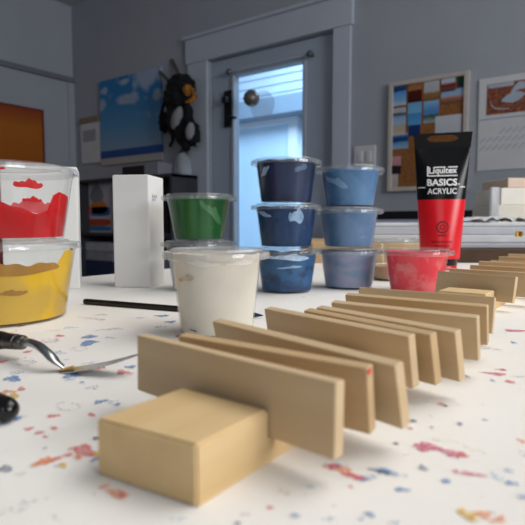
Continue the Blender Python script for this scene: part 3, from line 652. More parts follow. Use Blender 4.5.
def paint(name, cols, scale=40, stretch=(1, 1, 1), rough=0.5, lo=0.4, hi=0.6):
    return mat(name, cols[0], rough, cols[1], scale, spec=0.2, stretch=stretch, lo=lo, hi=hi, detail=3)
cs = P(217, 332.0); dW = depth(cs)/F
wc = cup('tall_paint_cup', cs, 53.5*dW, 85*dW, 36.5*dW, 45.5*dW, 'largest single cup of off white paint in front of the green cup', 'lidded paint cups', paint('white_paint', ((222, 214, 200), (214, 206, 192)), 30), lambda a: 0.985, lidm=plastic('milky_lid', (248, 246, 243), 0.20))
G = 'lidded paint cups'
M_navy = paint('navy_paint', ((2, 22, 56), (6, 34, 74)), 50, (1, 1, .5))
M_nav2 = paint('navy_paint_lighter', ((4, 40, 80), (12, 54, 96)), 50, (1, 1, .5))
M_teal = paint('steel_blue_paint', ((40, 88, 132), (24, 56, 96)), 60, (1, 1, 1.6), lo=.45, hi=.6)
c1 = P(286.5, 290.8); d1 = depth(c1)/F; hS = 43.6*d1
R1 = 35*d1; rt, rb = 30.5*d1, 25*d1
st1 = [None]*3
st1[0] = cup('paint_cup', c1, R1, hS, rb, rt, 'bottom cup of the dark blue stack, mid blue paint', G, M_teal, lambda a: 0.93+0.02*math.sin(5*a))
st1[1] = cup('paint_cup', c1+Vector((-.0006, 0, 0)), R1, hS, rb, rt, 'middle cup of the dark blue stack, navy paint', G, M_nav2, lambda a: 0.975, z=hS)
st1[2] = cup('paint_cup', c1+Vector((-.0012, .0004, 0)), R1, hS, rb, rt, 'top cup of the dark blue stack, darkest navy paint', G, M_navy, lambda a: 0.975, z=2*hS)
c2 = P(348.5, 287.2); d2 = depth(c2)/F; R2_ = 33*d2; rt, rb = 29*d2, 23.5*d2; hS2 = 39.8*d2
cup('paint_cup', c2, R2_, hS2, rb, rt, 'bottom cup of the grey blue stack, pale lilac grey paint', G, paint('lilac_grey_paint', ((118, 138, 166), (142, 146, 170)), 45, (1, 1, 2)), lambda a: 0.975)
cup('paint_cup', c2+Vector((-.0008, 0, 0)), R2_*1.03, hS2, rb, rt, 'middle cup of the grey blue stack, grey blue paint', G, paint('grey_blue_paint', ((80, 112, 150), (96, 126, 162)), 40), lambda a: 0.975, z=hS2)
st2 = cup('paint_cup', c2+Vector((.0004, 0, 0)), R2_, hS2, rb, rt, 'top cup of the grey blue stack, slate blue paint', G, paint('slate_blue_paint', ((66, 108, 152), (82, 124, 164)), 40), lambda a: 0.975, z=2*hS2)
c3 = P(199, 289); d3 = depth(c3)/F; hS3 = 49*d3
cup('paint_cup', c3, 37.5*d3, hS3, 26*d3, 32*d3, 'clear lidded cup under the green one, mostly hidden by the white cup', G, paint('pale_paint', ((196, 196, 196), (180, 184, 180)), 30), lambda a: 0.7)
gr_ = cup('paint_cup', c3+Vector((.001, 0, 0)), 37*d3, 45.5*d3, 24*d3, 31.5*d3, 'green paint cup on top of its stack, behind the white cup', G, paint('green_paint', ((16, 74, 30), (20, 86, 36)), 50, (1, 1, .6)), lambda a: 0.975, z=hS3)
c4 = P(415.5, 291.8); d4 = depth(c4)/F
pk = cup('paint_cup', c4, 36*d4, 44*d4, 25*d4, 31*d4, 'coral pink paint cup in front of the red tube', G, paint('coral_paint', ((238, 70, 82), (242, 116, 120)), 60, lo=.5, hi=.62), lambda a: 0.98)
c5 = P(392, 279.5); d5 = depth(c5)/F
cup('paint_cup', c5, 26*d5, 42*d5, 19*d5, 23*d5, 'clear cup with tan dregs behind the coral pink cup', G, paint('tan_paint', ((178, 150, 110), (196, 140, 120)), 50), lambda a: 0.35)
# the two wide deli cups at the left edge
cy = P(1, 317.5); dY = depth(cy)/F; RY = 78*dY; hY = 78.5*dY; rtY, rbY = 73.5*dY, 62*dY
def top_y(a):
    x = math.sin(a-math.atan2(-cy.y, -cy.x)); x = (a-facing(cy, 0, 1)+PI) % (2*PI)-PI
    if abs(x) > 1.75: return 0.45
    if x < 0.75: return 0.68+0.05*math.sin(2.2*x+0.5)+0.012*math.sin(17*x)
    if x < 0.98: return 0.68+0.22*((x-0.75)/0.23)
    return 0.9
M_yel = paint('yellow_ochre_paint', ((214, 170, 30), (196, 158, 60)), 26, (1, 1, .7), lo=.46, hi=.56)
ye = cup('wide_paint_cup', cy, RY, hY, rbY, rtY, 'wide yellow paint cup under the red one', 'wide lidded cups', M_yel, top_y)
def top_r(a):
    x = (a-facing(cy, 0, 1)+PI) % (2*PI)-PI
    pts = [(-3.2, .36), (-1.8, .36), (-1.6, .6), (-.4, .62), (0.0, .52), (.25, .44), (.55, .36), (.72, .40), (.82, .62), (.95, .66), (1.1, .64), (1.25, .63), (1.6, .60), (1.8, .36), (3.2, .36)]
    for (p, q), (r_, s) in zip(pts, pts[1:]):
        if p <= x <= r_:
            t = (x-p)/(r_-p); t = t*t*(3-2*t); return q+(s-q)*t
    return .6
M_red = paint('red_paint', ((190, 2, 14), (172, 2, 10)), 24, lo=.4, hi=.6)
re_ = cup('wide_paint_cup', cy+Vector((-.0004, 0, 0)), RY*0.985, hY*0.935, rbY, rtY, 'wide half empty red paint cup on top of the yellow one', 'wide lidded cups', M_red, top_r, z=hY)
def smear(parent, name, m, xs, zc, zh, d=0.0014):      # a streak left on the inside of the wall
    hb = hY-0.0022; bm = bmesh.new(); up = []; dn = []; n = 26; off = facing(cy, 0, 1)
    ph_ = random.random()*5
    for k in range(n+1):
        t = k/n; x = xs[0]+(xs[1]-xs[0])*t; env = math.sin(PI*t)**0.45; a = off+x
        w1 = zh*env*(1+0.3*math.sin(11*t+ph_)+.2*math.sin(29*t)); w2 = zh*env*(0.8+0.2*math.sin(7*t+ph_))
        def v(z):
            r = rbY+(rtY-rbY)*(z)-d; return bm.verts.new((r*math.cos(a), r*math.sin(a), z*hb))
        up.append(v(zc+w1)); dn.append(v(zc-w2))
    for k in range(n): bm.faces.new((dn[k], dn[k+1], up[k+1], up[k]))
    o = finish(name, bm, m, parent, smooth=True); return o
smear(re_, 'paint_streak', M_red, (0.20, 0.62), 0.68, 0.055)
smear(re_, 'paint_streak', M_red, (-0.05, 0.12), 0.855, 0.02)
smear(re_, 'paint_streak', M_red, (0.32, 0.62), 0.50, 0.03)
smear(re_, 'thin_paint_film', mat('thin_red_film', (196, 84, 88), 0.5, (176, 40, 48), 60), (0.18, 0.80), 0.42, 0.09, 0.0017)['label'] = 'thin pinkish film of paint'
M_och = mat('brown_ochre', (150, 104, 24), 0.5, (170, 122, 40), 60)
smear(ye, 'paint_streak', M_och, (-0.4, 0.86), 0.70, 0.075, 0.0006)['label'] = 'brownish streak along the paint edge'
smear(ye, 'paint_streak', M_och, (-0.05, 0.36), 0.42, 0.035, 0.0006)['label'] = 'brownish streak'

def streak(parent, c, rt, rb, h, px, name, m, x0, x1, zc, zh, tilt=0.0, d=0.0006, label=None):   # a film, gap or painted glare patch on the inside of a small cup
    hb = h-0.0022; bm = bmesh.new(); up = []; dn = []; n = 22; ph_ = random.random()*5
    a0 = facing(c, x0, px); a1 = facing(c, x1, px)
    for k_ in range(n+1):
        t = k_/n; a = a0+(a1-a0)*t; env = math.sin(PI*t)**0.5
        w1 = zh*env*(1+0.35*math.sin(9*t+ph_)+.2*math.sin(23*t)); w2 = zh*env*(0.8+0.3*math.sin(7*t+ph_)); zz = zc+tilt*(t-0.5)
        for lst, z in ((up, min(0.97, zz+w1)), (dn, zz-w2)):
            r = rb+(rt-rb)*z-d; lst.append(bm.verts.new((r*math.cos(a), r*math.sin(a), z*hb)))
    for k_ in range(n): bm.faces.new((dn[k_], dn[k_+1], up[k_+1], up[k_]))
    o = finish(name, bm, m, parent, smooth=True)
    if label: o['label'] = label
M_glare = mat('pale_blue_glare', (150, 176, 204), 0.4, (110, 144, 182), 120); M_glare2 = mat('white_blue_glare', (206, 220, 232), 0.4, (150, 180, 210), 140)  # window glare on the dark blue stack, put into pale colour
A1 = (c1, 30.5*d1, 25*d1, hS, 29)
streak(st1[0], *A1, 'glare_gap_patch', M_glare2, -20, 22, 0.84, 0.07, -0.02, label='whitish glare painted at the top of the paint')
streak(st1[0], *A1, 'glare_gap_patch', M_glare, -10, 16, 0.62, 0.03, 0.05)
streak(st1[1], *A1, 'glare_gap_patch', M_glare, 2, 17, 0.72, 0.17, label='painted pale glare on the navy paint')
streak(st1[1], *A1, 'glare_gap_patch', M_glare, -28, -14, 0.80, 0.05, -0.12)
streak(st1[2], *A1, 'glare_gap_patch', M_glare, -25, -16, 0.72, 0.08, 0.2)
streak(st1[2], *A1, 'glare_gap_patch', mat('slate_glare', (60, 86, 120), 0.4), 8, 20, 0.78, 0.08, 0.1)  # duller glare on the top cup, also painted as colour
streak(st2, c2, 29*d2, 23.5*d2, hS2, 27, 'glare_gap_patch', mat('grey_blue_film', (120, 154, 190), 0.4), -23, -2, 0.62, 0.10, -0.25, label='paler arc in the paint')
streak(gr_, c3, 31.5*d3, 24*d3, 45.5*d3, 30, 'glare_gap_patch', mat('pale_green_film', (66, 118, 76), 0.4, (46, 104, 58), 90), 0, 24, 0.62, 0.12, -0.45, label='paler green diagonal streak')
streak(wc, cs, 45.5*dW, 36.5*dW, 85*dW, 44, 'paint_streak', mat('tan_film', (188, 158, 120), 0.5, (214, 198, 174), 90), -38, -22, 0.70, 0.035, 0.04, label='tan smear')
streak(wc, cs, 45.5*dW, 36.5*dW, 85*dW, 44, 'glare_gap_patch', mat('pale_film', (234, 230, 222), 0.35), -28, 4, 0.885, 0.035, -0.02)
streak(wc, cs, 45.5*dW, 36.5*dW, 85*dW, 44, 'glare_gap_patch', mat('pale_film', (234, 230, 222), 0.35), 8, 36, 0.89, 0.03, 0.03)
streak(wc, cs, 45.5*dW, 36.5*dW, 85*dW, 44, 'dark_fleck', M_blk, -30, -22, 0.10, 0.008, -0.02, d=-0.0003, label='small dark mark near the base')
streak(pk, c4, 31*d4, 25*d4, 44*d4, 30, 'glare_gap_patch', mat('light_coral', (238, 120, 122), 0.5, (230, 90, 96), 90), -20, 2, 0.6, 0.12, -0.1, label='lighter coral patch')

# ================================================================ WHITE CARTONS
M_box = mat('white_card', (212, 211, 208), 0.6, (216, 215, 212), 12)
a = P(114.5, 287.2); b_ = P(150, 287.8); wdt = (b_-a).length; hh = 112.5*depth((a+b_)/2)/F
yaw = math.atan2(b_.y-a.y, b_.x-a.x)
tb = empty('white_box', (a.x, a.y, TZ), 'tall white cardboard box standing alone left of the green cup', 'box', 'tall white boxes', yaw)
boxo('box_body', (0, 0, 0), (wdt, wdt*1.25, hh), M_box, tb, bevel=0.0014)
M_gp = mat('grey_symbol', (150, 160, 175), 0.6)
bm = bmesh.new(); B(bm, (wdt+0.0004, 0.012, hh*0.78), (wdt+0.0007, 0.022, hh*0.79)); B(bm, (wdt+0.0004, 0.012, hh*0.8), (wdt+0.0007, 0.014, hh*0.83)); B(bm, (wdt+0.0004, 0.018, hh*0.8), (wdt+0.0007, 0.020, hh*0.83)); B(bm, (wdt+0.0004, 0.024, hh*0.8), (wdt+0.0007, 0.026, hh*0.83))
finish('printed_symbol', bm, M_gp, tb)
a = P(4, 291.5); b_ = P(80, 289); yaw = math.atan2(b_.y-a.y, b_.x-a.x)+0.02; wdt = (b_-a).length; hh = 124*depth((a+b_)/2)/F
tag(boxo('white_box', (0, 0, 0), (wdt, wdt*0.7, hh), M_box, loc=(a.x, a.y, TZ), rot=(0, 0, yaw), bevel=0.0014), 'tall white cardboard box behind the red and yellow cups', 'box', 'tall white boxes')

# ================================================================ RED PAINT TUBE
ct = P(439.5, 268.8); dT_ = depth(ct)/F; vv = CAM-ct; ty = math.atan2(vv.y, vv.x)+PI/2
tube = empty('paint_tube', (ct.x, ct.y, TZ), 'tall black and red acrylic paint tube standing on its cap', 'paint tube', None, ty+0.05)
M_tb = mat('gloss_black', (8, 8, 10), 0.25, (11, 11, 13), 10, spec=0.3)
M_tr = mat('gloss_red', (214, 4, 24), 0.3, (206, 4, 22), 10, spec=0.5)
k = dT_
tz = lambda y: (268.8-y)*k                    # height on the tube for a photo row
def ell(z):                                    # half width, half depth of the tube
    t = max(0, min(1, (z-tz(258))/(tz(149)-tz(258))))
    return (18.8+(26.2-18.8)*t**1.0)*k, (18.0*(1-t**1.6)+1.2)*k
def loft(zs, n=64, caps=(True, True)):
    bm = bmesh.new(); R = []
    for z in zs:
        a, b = ell(z); R.append([bm.verts.new((a*math.cos(2*PI*j/n), b*math.sin(2*PI*j/n), z)) for j in range(n)])
    for A, C in zip(R, R[1:]):
        for j in range(n): bm.faces.new((A[j], A[(j+1) % n], C[(j+1) % n], C[j]))
    if caps[0]: bm.faces.new(R[0][::-1])
    if caps[1]: bm.faces.new(R[-1])
    return bm
zs_ = [tz(258)+(tz(200)-tz(258))*i/8 for i in range(9)]
o = finish('lower_tube', loft(zs_), M_tr, tube, smooth=True); o['label'] = 'red lower half'
lower = o
zs_ = [tz(200)+(tz(149)-tz(200))*i/10 for i in range(11)]
upper = finish('upper_tube', loft(zs_), M_tb, tube, smooth=True); upper['label'] = 'black upper half'
tube.rotation_euler.y = -0.003
# flat crimp with the hanging slot
bm = bmesh.new(); n = 40; out = []; inn = []
z0, z1 = tz(149), tz(134.5); zc = tz(140); sw_, sh = 14.5*k, 3.2*k
for j in range(n):
    t = 2*PI*j/n; cxx, szz = math.cos(t), math.sin(t); m_ = max(abs(cxx), abs(szz)); x, z = cxx/m_, szz/m_
    zz_ = z0+(z1-z0)*(z+1)/2; ww_ = (26.2+(27.6-26.2)*(z+1)/2)*k
    out.append((x*ww_, zz_)); e = 0.45
    bulge = 1.0 + (0.35 if abs(cxx) < 0.6 else 0)
    inn.append((math.copysign(abs(cxx)**e, cxx)*sw_, zc+math.copysign(abs(szz)**0.9, szz)*sh*bulge*(0.75)))
th = 0.0011
rings = []
for d in (-th, th): rings.append(([bm.verts.new((x, d, z)) for x, z in out], [bm.verts.new((x, d, z)) for x, z in inn]))
for j in range(n):
    q = (j+1) % n
    bm.faces.new((rings[0][0][j], rings[0][0][q], rings[0][1][q], rings[0][1][j])); bm.faces.new((rings[1][0][j], rings[1][1][j], rings[1][1][q], rings[1][0][q]))
    bm.faces.new((rings[0][0][j], rings[1][0][j], rings[1][0][q], rings[0][0][q])); bm.faces.new((rings[0][1][j], rings[0][1][q], rings[1][1][q], rings[1][1][j]))
finish('crimp', bm, mat('matte_black', (10, 10, 12), 0.5, spec=0.2), tube)
bm = bmesh.new(); lathe(bm, [(16.2*k, tz(264.5)), (16.6*k, tz(264)), (16.6*k, tz(258.5)), (16.0*k, tz(258))], 48, caps=(True, True), wob=lambda i, a, r, z: (r*(1+0.015*math.sin(a*24)), z)); finish('cap', bm, M_tb, tube, smooth=True)
bm = bmesh.new(); lathe(bm, [(16.0*k, 0), (16.4*k, 0.0006), (16.4*k, tz(265)), (16.0*k, tz(264.5))], 48, caps=(True, True)); o = finish('cap_rim', bm, M_tr, tube, smooth=True); o['label'] = 'red band under the black cap'
# printing on the tube
M_ink = mat('white_ink', (226, 226, 226), 0.5); M_dk = mat('dark_red_ink', (120, 6, 14), 0.5)
def wrap(bm, off=0.0003):
    for v in bm.verts:
        a, b = ell(v.co.z); x = max(-0.98, min(0.98, v.co.x/a)); v.co.y = -b*math.sqrt(1-x*x)-off+v.co.y
def words(text, x, y0, y1, w_, name, m, parent, bold=0.0):
    c = bpy.data.curves.new('txt', 'FONT'); c.body = text; c.size = 1.0; c.offset = bold; c.resolution_u = 3
    o = bpy.data.objects.new('txt', c); COL.objects.link(o); bpy.context.view_layer.update()
    me_ = bpy.data.meshes.new_from_object(o.evaluated_get(bpy.context.evaluated_depsgraph_get()))
    bpy.data.objects.remove(o); bpy.data.curves.remove(c)
    bm = bmesh.new(); bm.from_mesh(me_); bpy.data.meshes.remove(me_)
    xs = [v.co.x for v in bm.verts]; ys = [v.co.y for v in bm.verts]
    bmesh.ops.triangulate(bm, faces=bm.faces[:])
    for v in bm.verts:
        v.co = Vector(((v.co.x-min(xs))/(max(xs)-min(xs))*w_*k+x*k-w_*k/2, 0, tz(y1)+(v.co.y-min(ys))/(max(ys)-min(ys))*(tz(y0)-tz(y1))))
    wrap(bm)
    return finish(name, bm, m, parent)
def barmesh(bm, x0, x1, y0, y1, d=0.0):
    n = 12; A = []; C = []
    for i in range(n+1):
        x = (x0+(x1-x0)*i/n)*k; A.append(bm.verts.new((x, d, tz(y1)))); C.append(bm.verts.new((x, d, tz(y0))))
    for i in range(n): bm.faces.new((A[i], A[i+1], C[i+1], C[i]))
words('Liquitex', 0.9, 168.4, 176.6, 26.0, 'logo_lettering', M_ink, upper, 0.02)
bm = bmesh.new(); barmesh(bm, -14, -12.6, 167.2, 177.2); barmesh(bm, -12.6, 14.4, 176.4, 177.4); barmesh(bm, -8, 3, 168.0, 169.0); barmesh(bm, 5.5, 14.4, 168.0, 169.0); wrap(bm); finish('logo_rules', bm, M_ink, upper)
words('BASICS', 0.2, 180.0, 186.8, 28.0, 'title_lettering', M_ink, upper, 0.028)
words('ACRYLIC', 0.2, 189.2, 194.8, 27.0, 'title_lettering', M_ink, upper, 0.012)
for q_ in ((-22.5, -15.5, 187.6, 188.4), (16.5, 21.5, 187.6, 188.4), (15.2, 16.2, 184.6, 186)):
    bm = bmesh.new(); barmesh(bm, *q_); wrap(bm); finish('rule_line', bm, M_ink, upper)
bm = bmesh.new(); n = 40
for r0, r1 in ((4.4, 5.9), (1.6, 2.6)):
    A = [bm.verts.new((r0*k*math.cos(2*PI*j/n)+1*k, 0, tz(227)+r0*k*math.sin(2*PI*j/n))) for j in range(n)]; C = [bm.verts.new((r1*k*math.cos(2*PI*j/n)+1*k, 0, tz(227)+r1*k*math.sin(2*PI*j/n))) for j in range(n)]
    for j in range(n): bm.faces.new((A[j], A[(j+1) % n], C[(j+1) % n], C[j]))
barmesh(bm, -3.6, 5.4, 234.2, 235.6); wrap(bm); finish('round_emblem', bm, M_dk, lower)
bm = bmesh.new()
for y, a, b in ((241.2, -9, 10), (245, -6, 8), (248.6, -10, 11)):
    x = a; R3 = random.Random(int(y))
    while x < b: e = min(b, x+R3.uniform(1.2, 3.4)); barmesh(bm, x, e, y-0.8, y+0.8); x = e+0.6
wrap(bm); finish('small_print', bm, M_dk, lower)

# ================================================================ BRUSH, PALETTE KNIFE, TOOL HANDLE
a = P(84, 301.2, 0.0026); b_ = P(263, 315.5, 0.0022)
br = empty('paint_brush', (a.x, a.y, TZ), 'thin black brush handle lying behind the white cup', 'paint brush')
d = b_-a; L = d.length; u = d.normalized(); cz = 0.0026
bm = bmesh.new(); sweep(bm, [Vector((0, 0, cz))+u*t*L for t in (0, .006, .02, .5, .8)], [0.0014, 0.0024, 0.0026, 0.0025, 0.0023], 16); finish('brush_handle', bm, mat('black_lacquer', (14, 14, 17), 0.35), br, smooth=True)
bm = bmesh.new(); sweep(bm, [Vector((0, 0, cz))+u*t*L for t in (.8, .93)], [0.0021, 0.0022], 16); finish('ferrule', bm, M_steel, br, smooth=True)
bm = bmesh.new(); sweep(bm, [Vector((0, 0, cz))+u*t*L for t in (.93, .96, 1.0)], [0.002, 0.0019, 0.0004], 12); finish('bristles', bm, mat('blue_stained_bristle', (30, 50, 80), 0.9), br, smooth=True)

M_hand = mat('dark_wood_handle', (18, 16, 16), 0.35, (28, 25, 23), 8)
M_fer = mat('worn_ferrule', (128, 124, 118), 0.35, (90, 86, 82), 60, metal=1.0)
M_knife = mat('knife_steel', (176, 178, 180), 0.25, (160, 162, 165), 30, metal=1.0)
f0 = P(23, 342.5, 0.0095); h0 = P(-6, 340.5, 0.0085); heel = P(63, 366.5, 0.0022); tip = P(140, 349.5, 0.013)
kn = empty('palette_knife', (heel.x, heel.y, TZ), 'steel palette knife with dark handle lying in front of the yellow cup', 'palette knife')
T = Vector((heel.x, heel.y, TZ)); lc = lambda p: p-T
hd = (h0-f0).normalized()
hd.z = -0.02
bm = bmesh.new(); sweep(bm, [lc(f0)+hd*t for t in (0.012, 0.016, 0.05, 0.09, 0.11, 0.115)], [0.0044, 0.0050, 0.0066, 0.0062, 0.0050, 0.002], 20); finish('knife_handle', bm, M_hand, kn, smooth=True)
bm = bmesh.new(); sweep(bm, [lc(f0)+hd*t for t in (-.001, 0.0, .003, .0032, .0042, .0044, .012)], [0.0030, 0.0039, 0.0041, 0.0037, 0.0037, 0.0042, 0.0045], 20); finish('ferrule', bm, M_fer, kn, smooth=True)
nk = [f0, P(30, 342.5, 0.0118), P(38, 345.5, 0.0115), P(47, 352.5, 0.009), P(55, 360.5, 0.0055), heel]
def smooth_path(p, n=5):
    o_ = []
    for i in range(len(p)-1):
        p0, p1, p2, p3 = p[max(i-1, 0)], p[i], p[i+1], p[min(i+2, len(p)-1)]
        for j in range(n):
            t = j/n; o_.append(0.5*((2*p1)+(p2-p0)*t+(2*p0-5*p1+4*p2-p3)*t*t+(3*p1-p0-3*p2+p3)*t**3))
    return o_+[p[-1]]
pp = smooth_path([lc(p) for p in nk]); m_ = len(pp)
bm = bmesh.new(); sweep(bm, pp, [(0.0022+0.0018*(i/m_)**2, 0.0022-0.0013*(i/m_)**2) for i in range(m_)], 16); finish('neck', bm, M_knife, kn, smooth=True)
bl = lc(tip)-lc(heel); side = bl.cross(Vector((0, 0, 1))).normalized(); bm = bmesh.new(); A = []
for t, w_ in ((0, .0036), (.06, .005), (.2, .006), (.5, .006), (.75, .005), (.92, .003), (1, .0006)):
    c = bl*t + Vector((0, 0, 0.0022*math.sin(PI*t)*-0.6)); A.append([bm.verts.new(c+side*w_+Vector((0, 0, .0003))), bm.verts.new(c-side*w_+Vector((0, 0, .0003))), bm.verts.new(c-side*w_-Vector((0, 0, .0003))), bm.verts.new(c+side*w_-Vector((0, 0, .0003)))])
for p, q in zip(A, A[1:]):
    for j in range(4): bm.faces.new((p[j], p[(j+1) % 4], q[(j+1) % 4], q[j]))
bm.faces.new(A[0]); bm.faces.new(A[-1][::-1]); blade = finish('blade', bm, M_knife, kn)
bm = bmesh.new(); c = bl*0.05+Vector((0, 0, .0009)); vs = [bm.verts.new(c+bl.normalized()*0.004*math.cos(t)*(1+.2*math.sin(3*t))+side*0.0042*math.sin(t)) for t in [2*PI*j/16 for j in range(16)]]; bm.faces.new(vs)
finish('paint_residue', bm, mat('ochre_residue', (176, 128, 30), 0.6), blade)

e1 = P(9, 410.5, 0.0048); e0 = P(-70, 381, 0.0048); u = (e0-e1).normalized()
th_ = empty('tool_handle', (e1.x, e1.y, TZ), 'rounded black tool handle end poking in at the left edge', 'tool handle')
z_ = Vector((0, 0, 0.0049))
bm = bmesh.new(); sweep(bm, [z_+u*t for t in (-.0028, -.0022, -.0008, .002, .006, .03, .075)], [0.0006, 0.0024, 0.0038, 0.0046, 0.0048, 0.0048, 0.0042], 24); finish('grip', bm, mat('gloss_handle', (10, 10, 12), 0.18, (14, 14, 16), 20), th_, smooth=True)
bm = bmesh.new(); sweep(bm, [z_+u*t for t in (.075, .095)], [0.0036, 0.003], 16); finish('ferrule', bm, M_fer, th_, smooth=True)

# ================================================================ PILE BEHIND THE TUBE
def flat(name, xa_, xb_, yb_, z0_, z1_, dep, m, lab, cat, group=None, bevel=0.002, rot=0.0, parts=None):
    a = P(xa_, yb_, 0); b_ = P(xb_, yb_, 0); w_ = (b_-a).length; yw = math.atan2(b_.y-a.y, b_.x-a.x)+rot
    o = boxo(name, (0, 0, 0), (w_, dep, z1_-z0_), m, bevel=bevel); o.location = (a.x, a.y, TZ+z0_); o.rotation_euler = (0, 0, yw)
    return tag(o, lab, cat, group)
M_tan = mat('plywood', (190, 162, 120), 0.7, (176, 146, 104), 30, stretch=(1, 8, 1)); M_brown = mat('dark_cardboard', (74, 54, 38), 0.8, (64, 46, 32), 20)
flat('wooden_board', 312, 425, 263, 0.0002, 0.036, 0.30, M_tan, 'thick pale wooden board lying behind the two blue cup stacks', 'board')
flat('cardboard_box', 427, 545, 263, 0.0002, 0.026, 0.30, M_brown, 'flat dark brown box lying behind the red tube and rear strips', 'box')
M_wht = mat('white_board', (172, 174, 178), 0.7, (162, 164, 170), 10)
flat('foam_board', 430, 552, 262.2, 0.0265, 0.0355, 0.30, M_wht, 'lowest white board lying on the dark brown box', 'board', 'white boards behind the tube', rot=0.01)
flat('foam_board', 352, 550, 261.5, 0.0363, 0.050, 0.30, mat('white_board_b', (182, 183, 186), 0.7), 'second white board of the pile behind the tube', 'board', 'white boards behind the tube', rot=-0.015)
flat('foam_board', 356, 556, 261.0, 0.0504, 0.066, 0.28, M_wht, 'third white board of the pile behind the tube', 'board', 'white boards behind the tube', rot=0.012)
flat('foam_board', 350, 552, 260.4, 0.0665, 0.0735, 0.26, mat('white_board_c', (186, 188, 190), 0.7), 'topmost white board of the pile behind the tube', 'board', 'white boards behind the tube', rot=-0.01)
# crumpled clear sheet on the pile
a = P(455, 258.5, 0); b_ = P(545, 258.5, 0); w_ = (b_-a).length; yw = math.atan2(b_.y-a.y, b_.x-a.x)
bm = bmesh.new(); nx, ny = 22, 14; gr = [[bm.verts.new((w_*i/nx, 0.14*j/ny, 0.002+0.010*abs(math.sin(i*.9+j*.5))*math.sin(PI*min(1, (i+.3)/nx))+0.004*random.random())) for j in range(ny+1)] for i in range(nx+1)]
for i in range(nx):
    for j in range(ny): bm.faces.new((gr[i][j], gr[i+1][j], gr[i+1][j+1], gr[i][j+1]))
r = bmesh.ops.extrude_face_region(bm, geom=bm.faces[:]); bmesh.ops.translate(bm, vec=(0, 0, .0006), verts=[g for g in r['geom'] if isinstance(g, bmesh.types.BMVert)])
tag(finish('plastic_sheet', bm, mat('white_film', (206, 208, 212), 0.4), loc=(a.x, a.y, TZ+0.0722), rot=(0, 0, yw), smooth=True), 'crumpled whitish plastic sheet on the pile right of the tube', 'plastic sheet')
M_cream = mat('cream_card', (206, 200, 188), 0.7, (198, 192, 180), 12); M_pinkc = mat('pinkish_card', (206, 184, 168), 0.7)
def stack(xa_, xb_, ya_, yb_, D, dep, m, lab, name, cat):
    r0 = ray(xa_, (ya_+yb_)/2); A = CAM+r0*D; r1 = ray(xb_, (ya_+yb_)/2); C = CAM+r1*D
    zt = (CAM+ray(xa_, ya_)*D).z; zb = (CAM+ray(xa_, yb_)*D).z; w_ = Vector((C.x-A.x, C.y-A.y, 0)).length
    o = boxo(name, (0, 0, 0), (w_, dep, zt-zb), m, bevel=0.003); o.location = (A.x, A.y, zb); o.rotation_euler = (0, 0, math.atan2(C.y-A.y, C.x-A.x)); tag(o, lab, cat); return o, zt, zb
PZ = TZ+0.0735+0.014
D_ = 1.34
stk = [(497, 560, 205, 226, M_cream, 'wide cream carton, lowest of the three at the right edge'), (501, 562, 188, 205, mat('cream_card_b', (212, 208, 198), 0.7), 'cream carton in the middle of the three at the right edge'), (508, 560, 178, 188, M_pinkc, 'pinkish cream carton, topmost of the three at the right edge')]
for (xa_, xb_, ya_, yb_, m, lab) in stk:
    o, _, _ = stack(xa_, xb_, ya_, yb_, D_, 0.16, m, lab, 'paper_carton', 'carton'); o['group'] = 'cartons on the pile'
    o.location.z += 0.0003
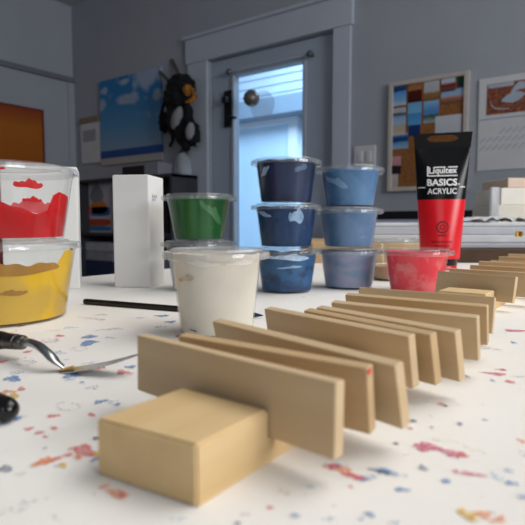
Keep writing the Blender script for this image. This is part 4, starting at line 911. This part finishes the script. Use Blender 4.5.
# stand for the cartons: the boxes behind, level with the top of the pile
o, zt, zb = stack(485, 565, 226, 262, D_, 0.17, M_wht, 'white crate behind the board pile, carrying the cream cartons', 'white_crate', 'crate')
sz = zt-TZ-0.0003
o.location.z = TZ+0.0003
for v in o.data.vertices: v.co.z *= sz/(zt-zb)
sheet_c, _, _ = stack(491, 500, 187, 225.5, D_-0.02, 0.012, plastic('clear_film', (236, 238, 240), 0.35), 'clear plastic sleeve standing at the left side of the cream cartons', 'plastic_sleeve', 'plastic sleeve')
stk_o, zt, zb = stack(516, 522, 231, 237, 0.93, 0.0004, mat('yellow_label', (214, 170, 40), 0.6), 'small yellow sticker with dark marks on the white board edge', 'yellow_sticker', 'sticker')
h_ = zt-zb; w_ = max(v.co.x for v in stk_o.data.vertices)
bm = bmesh.new(); B(bm, (w_*.45, -0.0004, h_*.15), (w_*.85, 0.0, h_*.85)); finish('dark_mark', bm, M_blk, stk_o)

# ================================================================ LIGHT
def area(name, loc, target, sx, sy, e, col, spread=PI):
    l = bpy.data.lights.new(name, 'AREA'); l.shape = 'RECTANGLE'; l.size = sx; l.size_y = sy; l.energy = e; l.color = col; l.spread = spread
    o = bpy.data.objects.new(name, l); COL.objects.link(o); o.location = loc
    o.rotation_euler = (Vector(target)-Vector(loc)).to_track_quat('-Z', 'Y').to_euler(); return o
area('ceiling_lamp', (0.45, 1.0, 2.25), (-0.1, 0.35, TZ), 1.6, 1.2, 15.5, (1.0, 0.965, 0.92), math.radians(130))
area('window_daylight', (XR-0.05, 0.4, 1.65), (-0.5, 0.6, 1.0), 1.9, 1.3, 98, (0.95, 0.97, 1.0))
area('rear_window_daylight', (0.6, YB+0.05, 1.7), (-0.4, 1.0, 1.1), 1.3, 1.2, 12, (0.95, 0.97, 1.0))
area('outdoor_daylight', (-1.9, WD+1.2, 3.1), (-2.3, HY, 0.9), 3.0, 1.0, 210, (0.62, 0.82, 1.0))
wd = bpy.data.worlds.new('daylight'); S.world = wd; wd.use_nodes = True
wd.node_tree.nodes['Background'].inputs[0].default_value = (0.8, 0.87, 1.0, 1); wd.node_tree.nodes['Background'].inputs[1].default_value = 0.5

cam = bpy.data.cameras.new('camera'); co = bpy.data.objects.new('camera', cam); COL.objects.link(co)
co.location = CAM; co.rotation_euler = (PI/2-PITCH, 0, YAW)
cam.sensor_width = 36; cam.sensor_fit = 'HORIZONTAL'; cam.lens = F/525*36; cam.clip_start = 0.01; cam.clip_end = 50
cam.dof.use_dof = True; cam.dof.focus_distance = 0.40; cam.dof.aperture_fstop = cam.lens/2.2
S.camera = co
S.view_settings.view_transform = 'Standard'; S.view_settings.look = 'None'; S.view_settings.exposure = 0.0; S.view_settings.gamma = 1.0; S.view_settings.use_curve_mapping = False
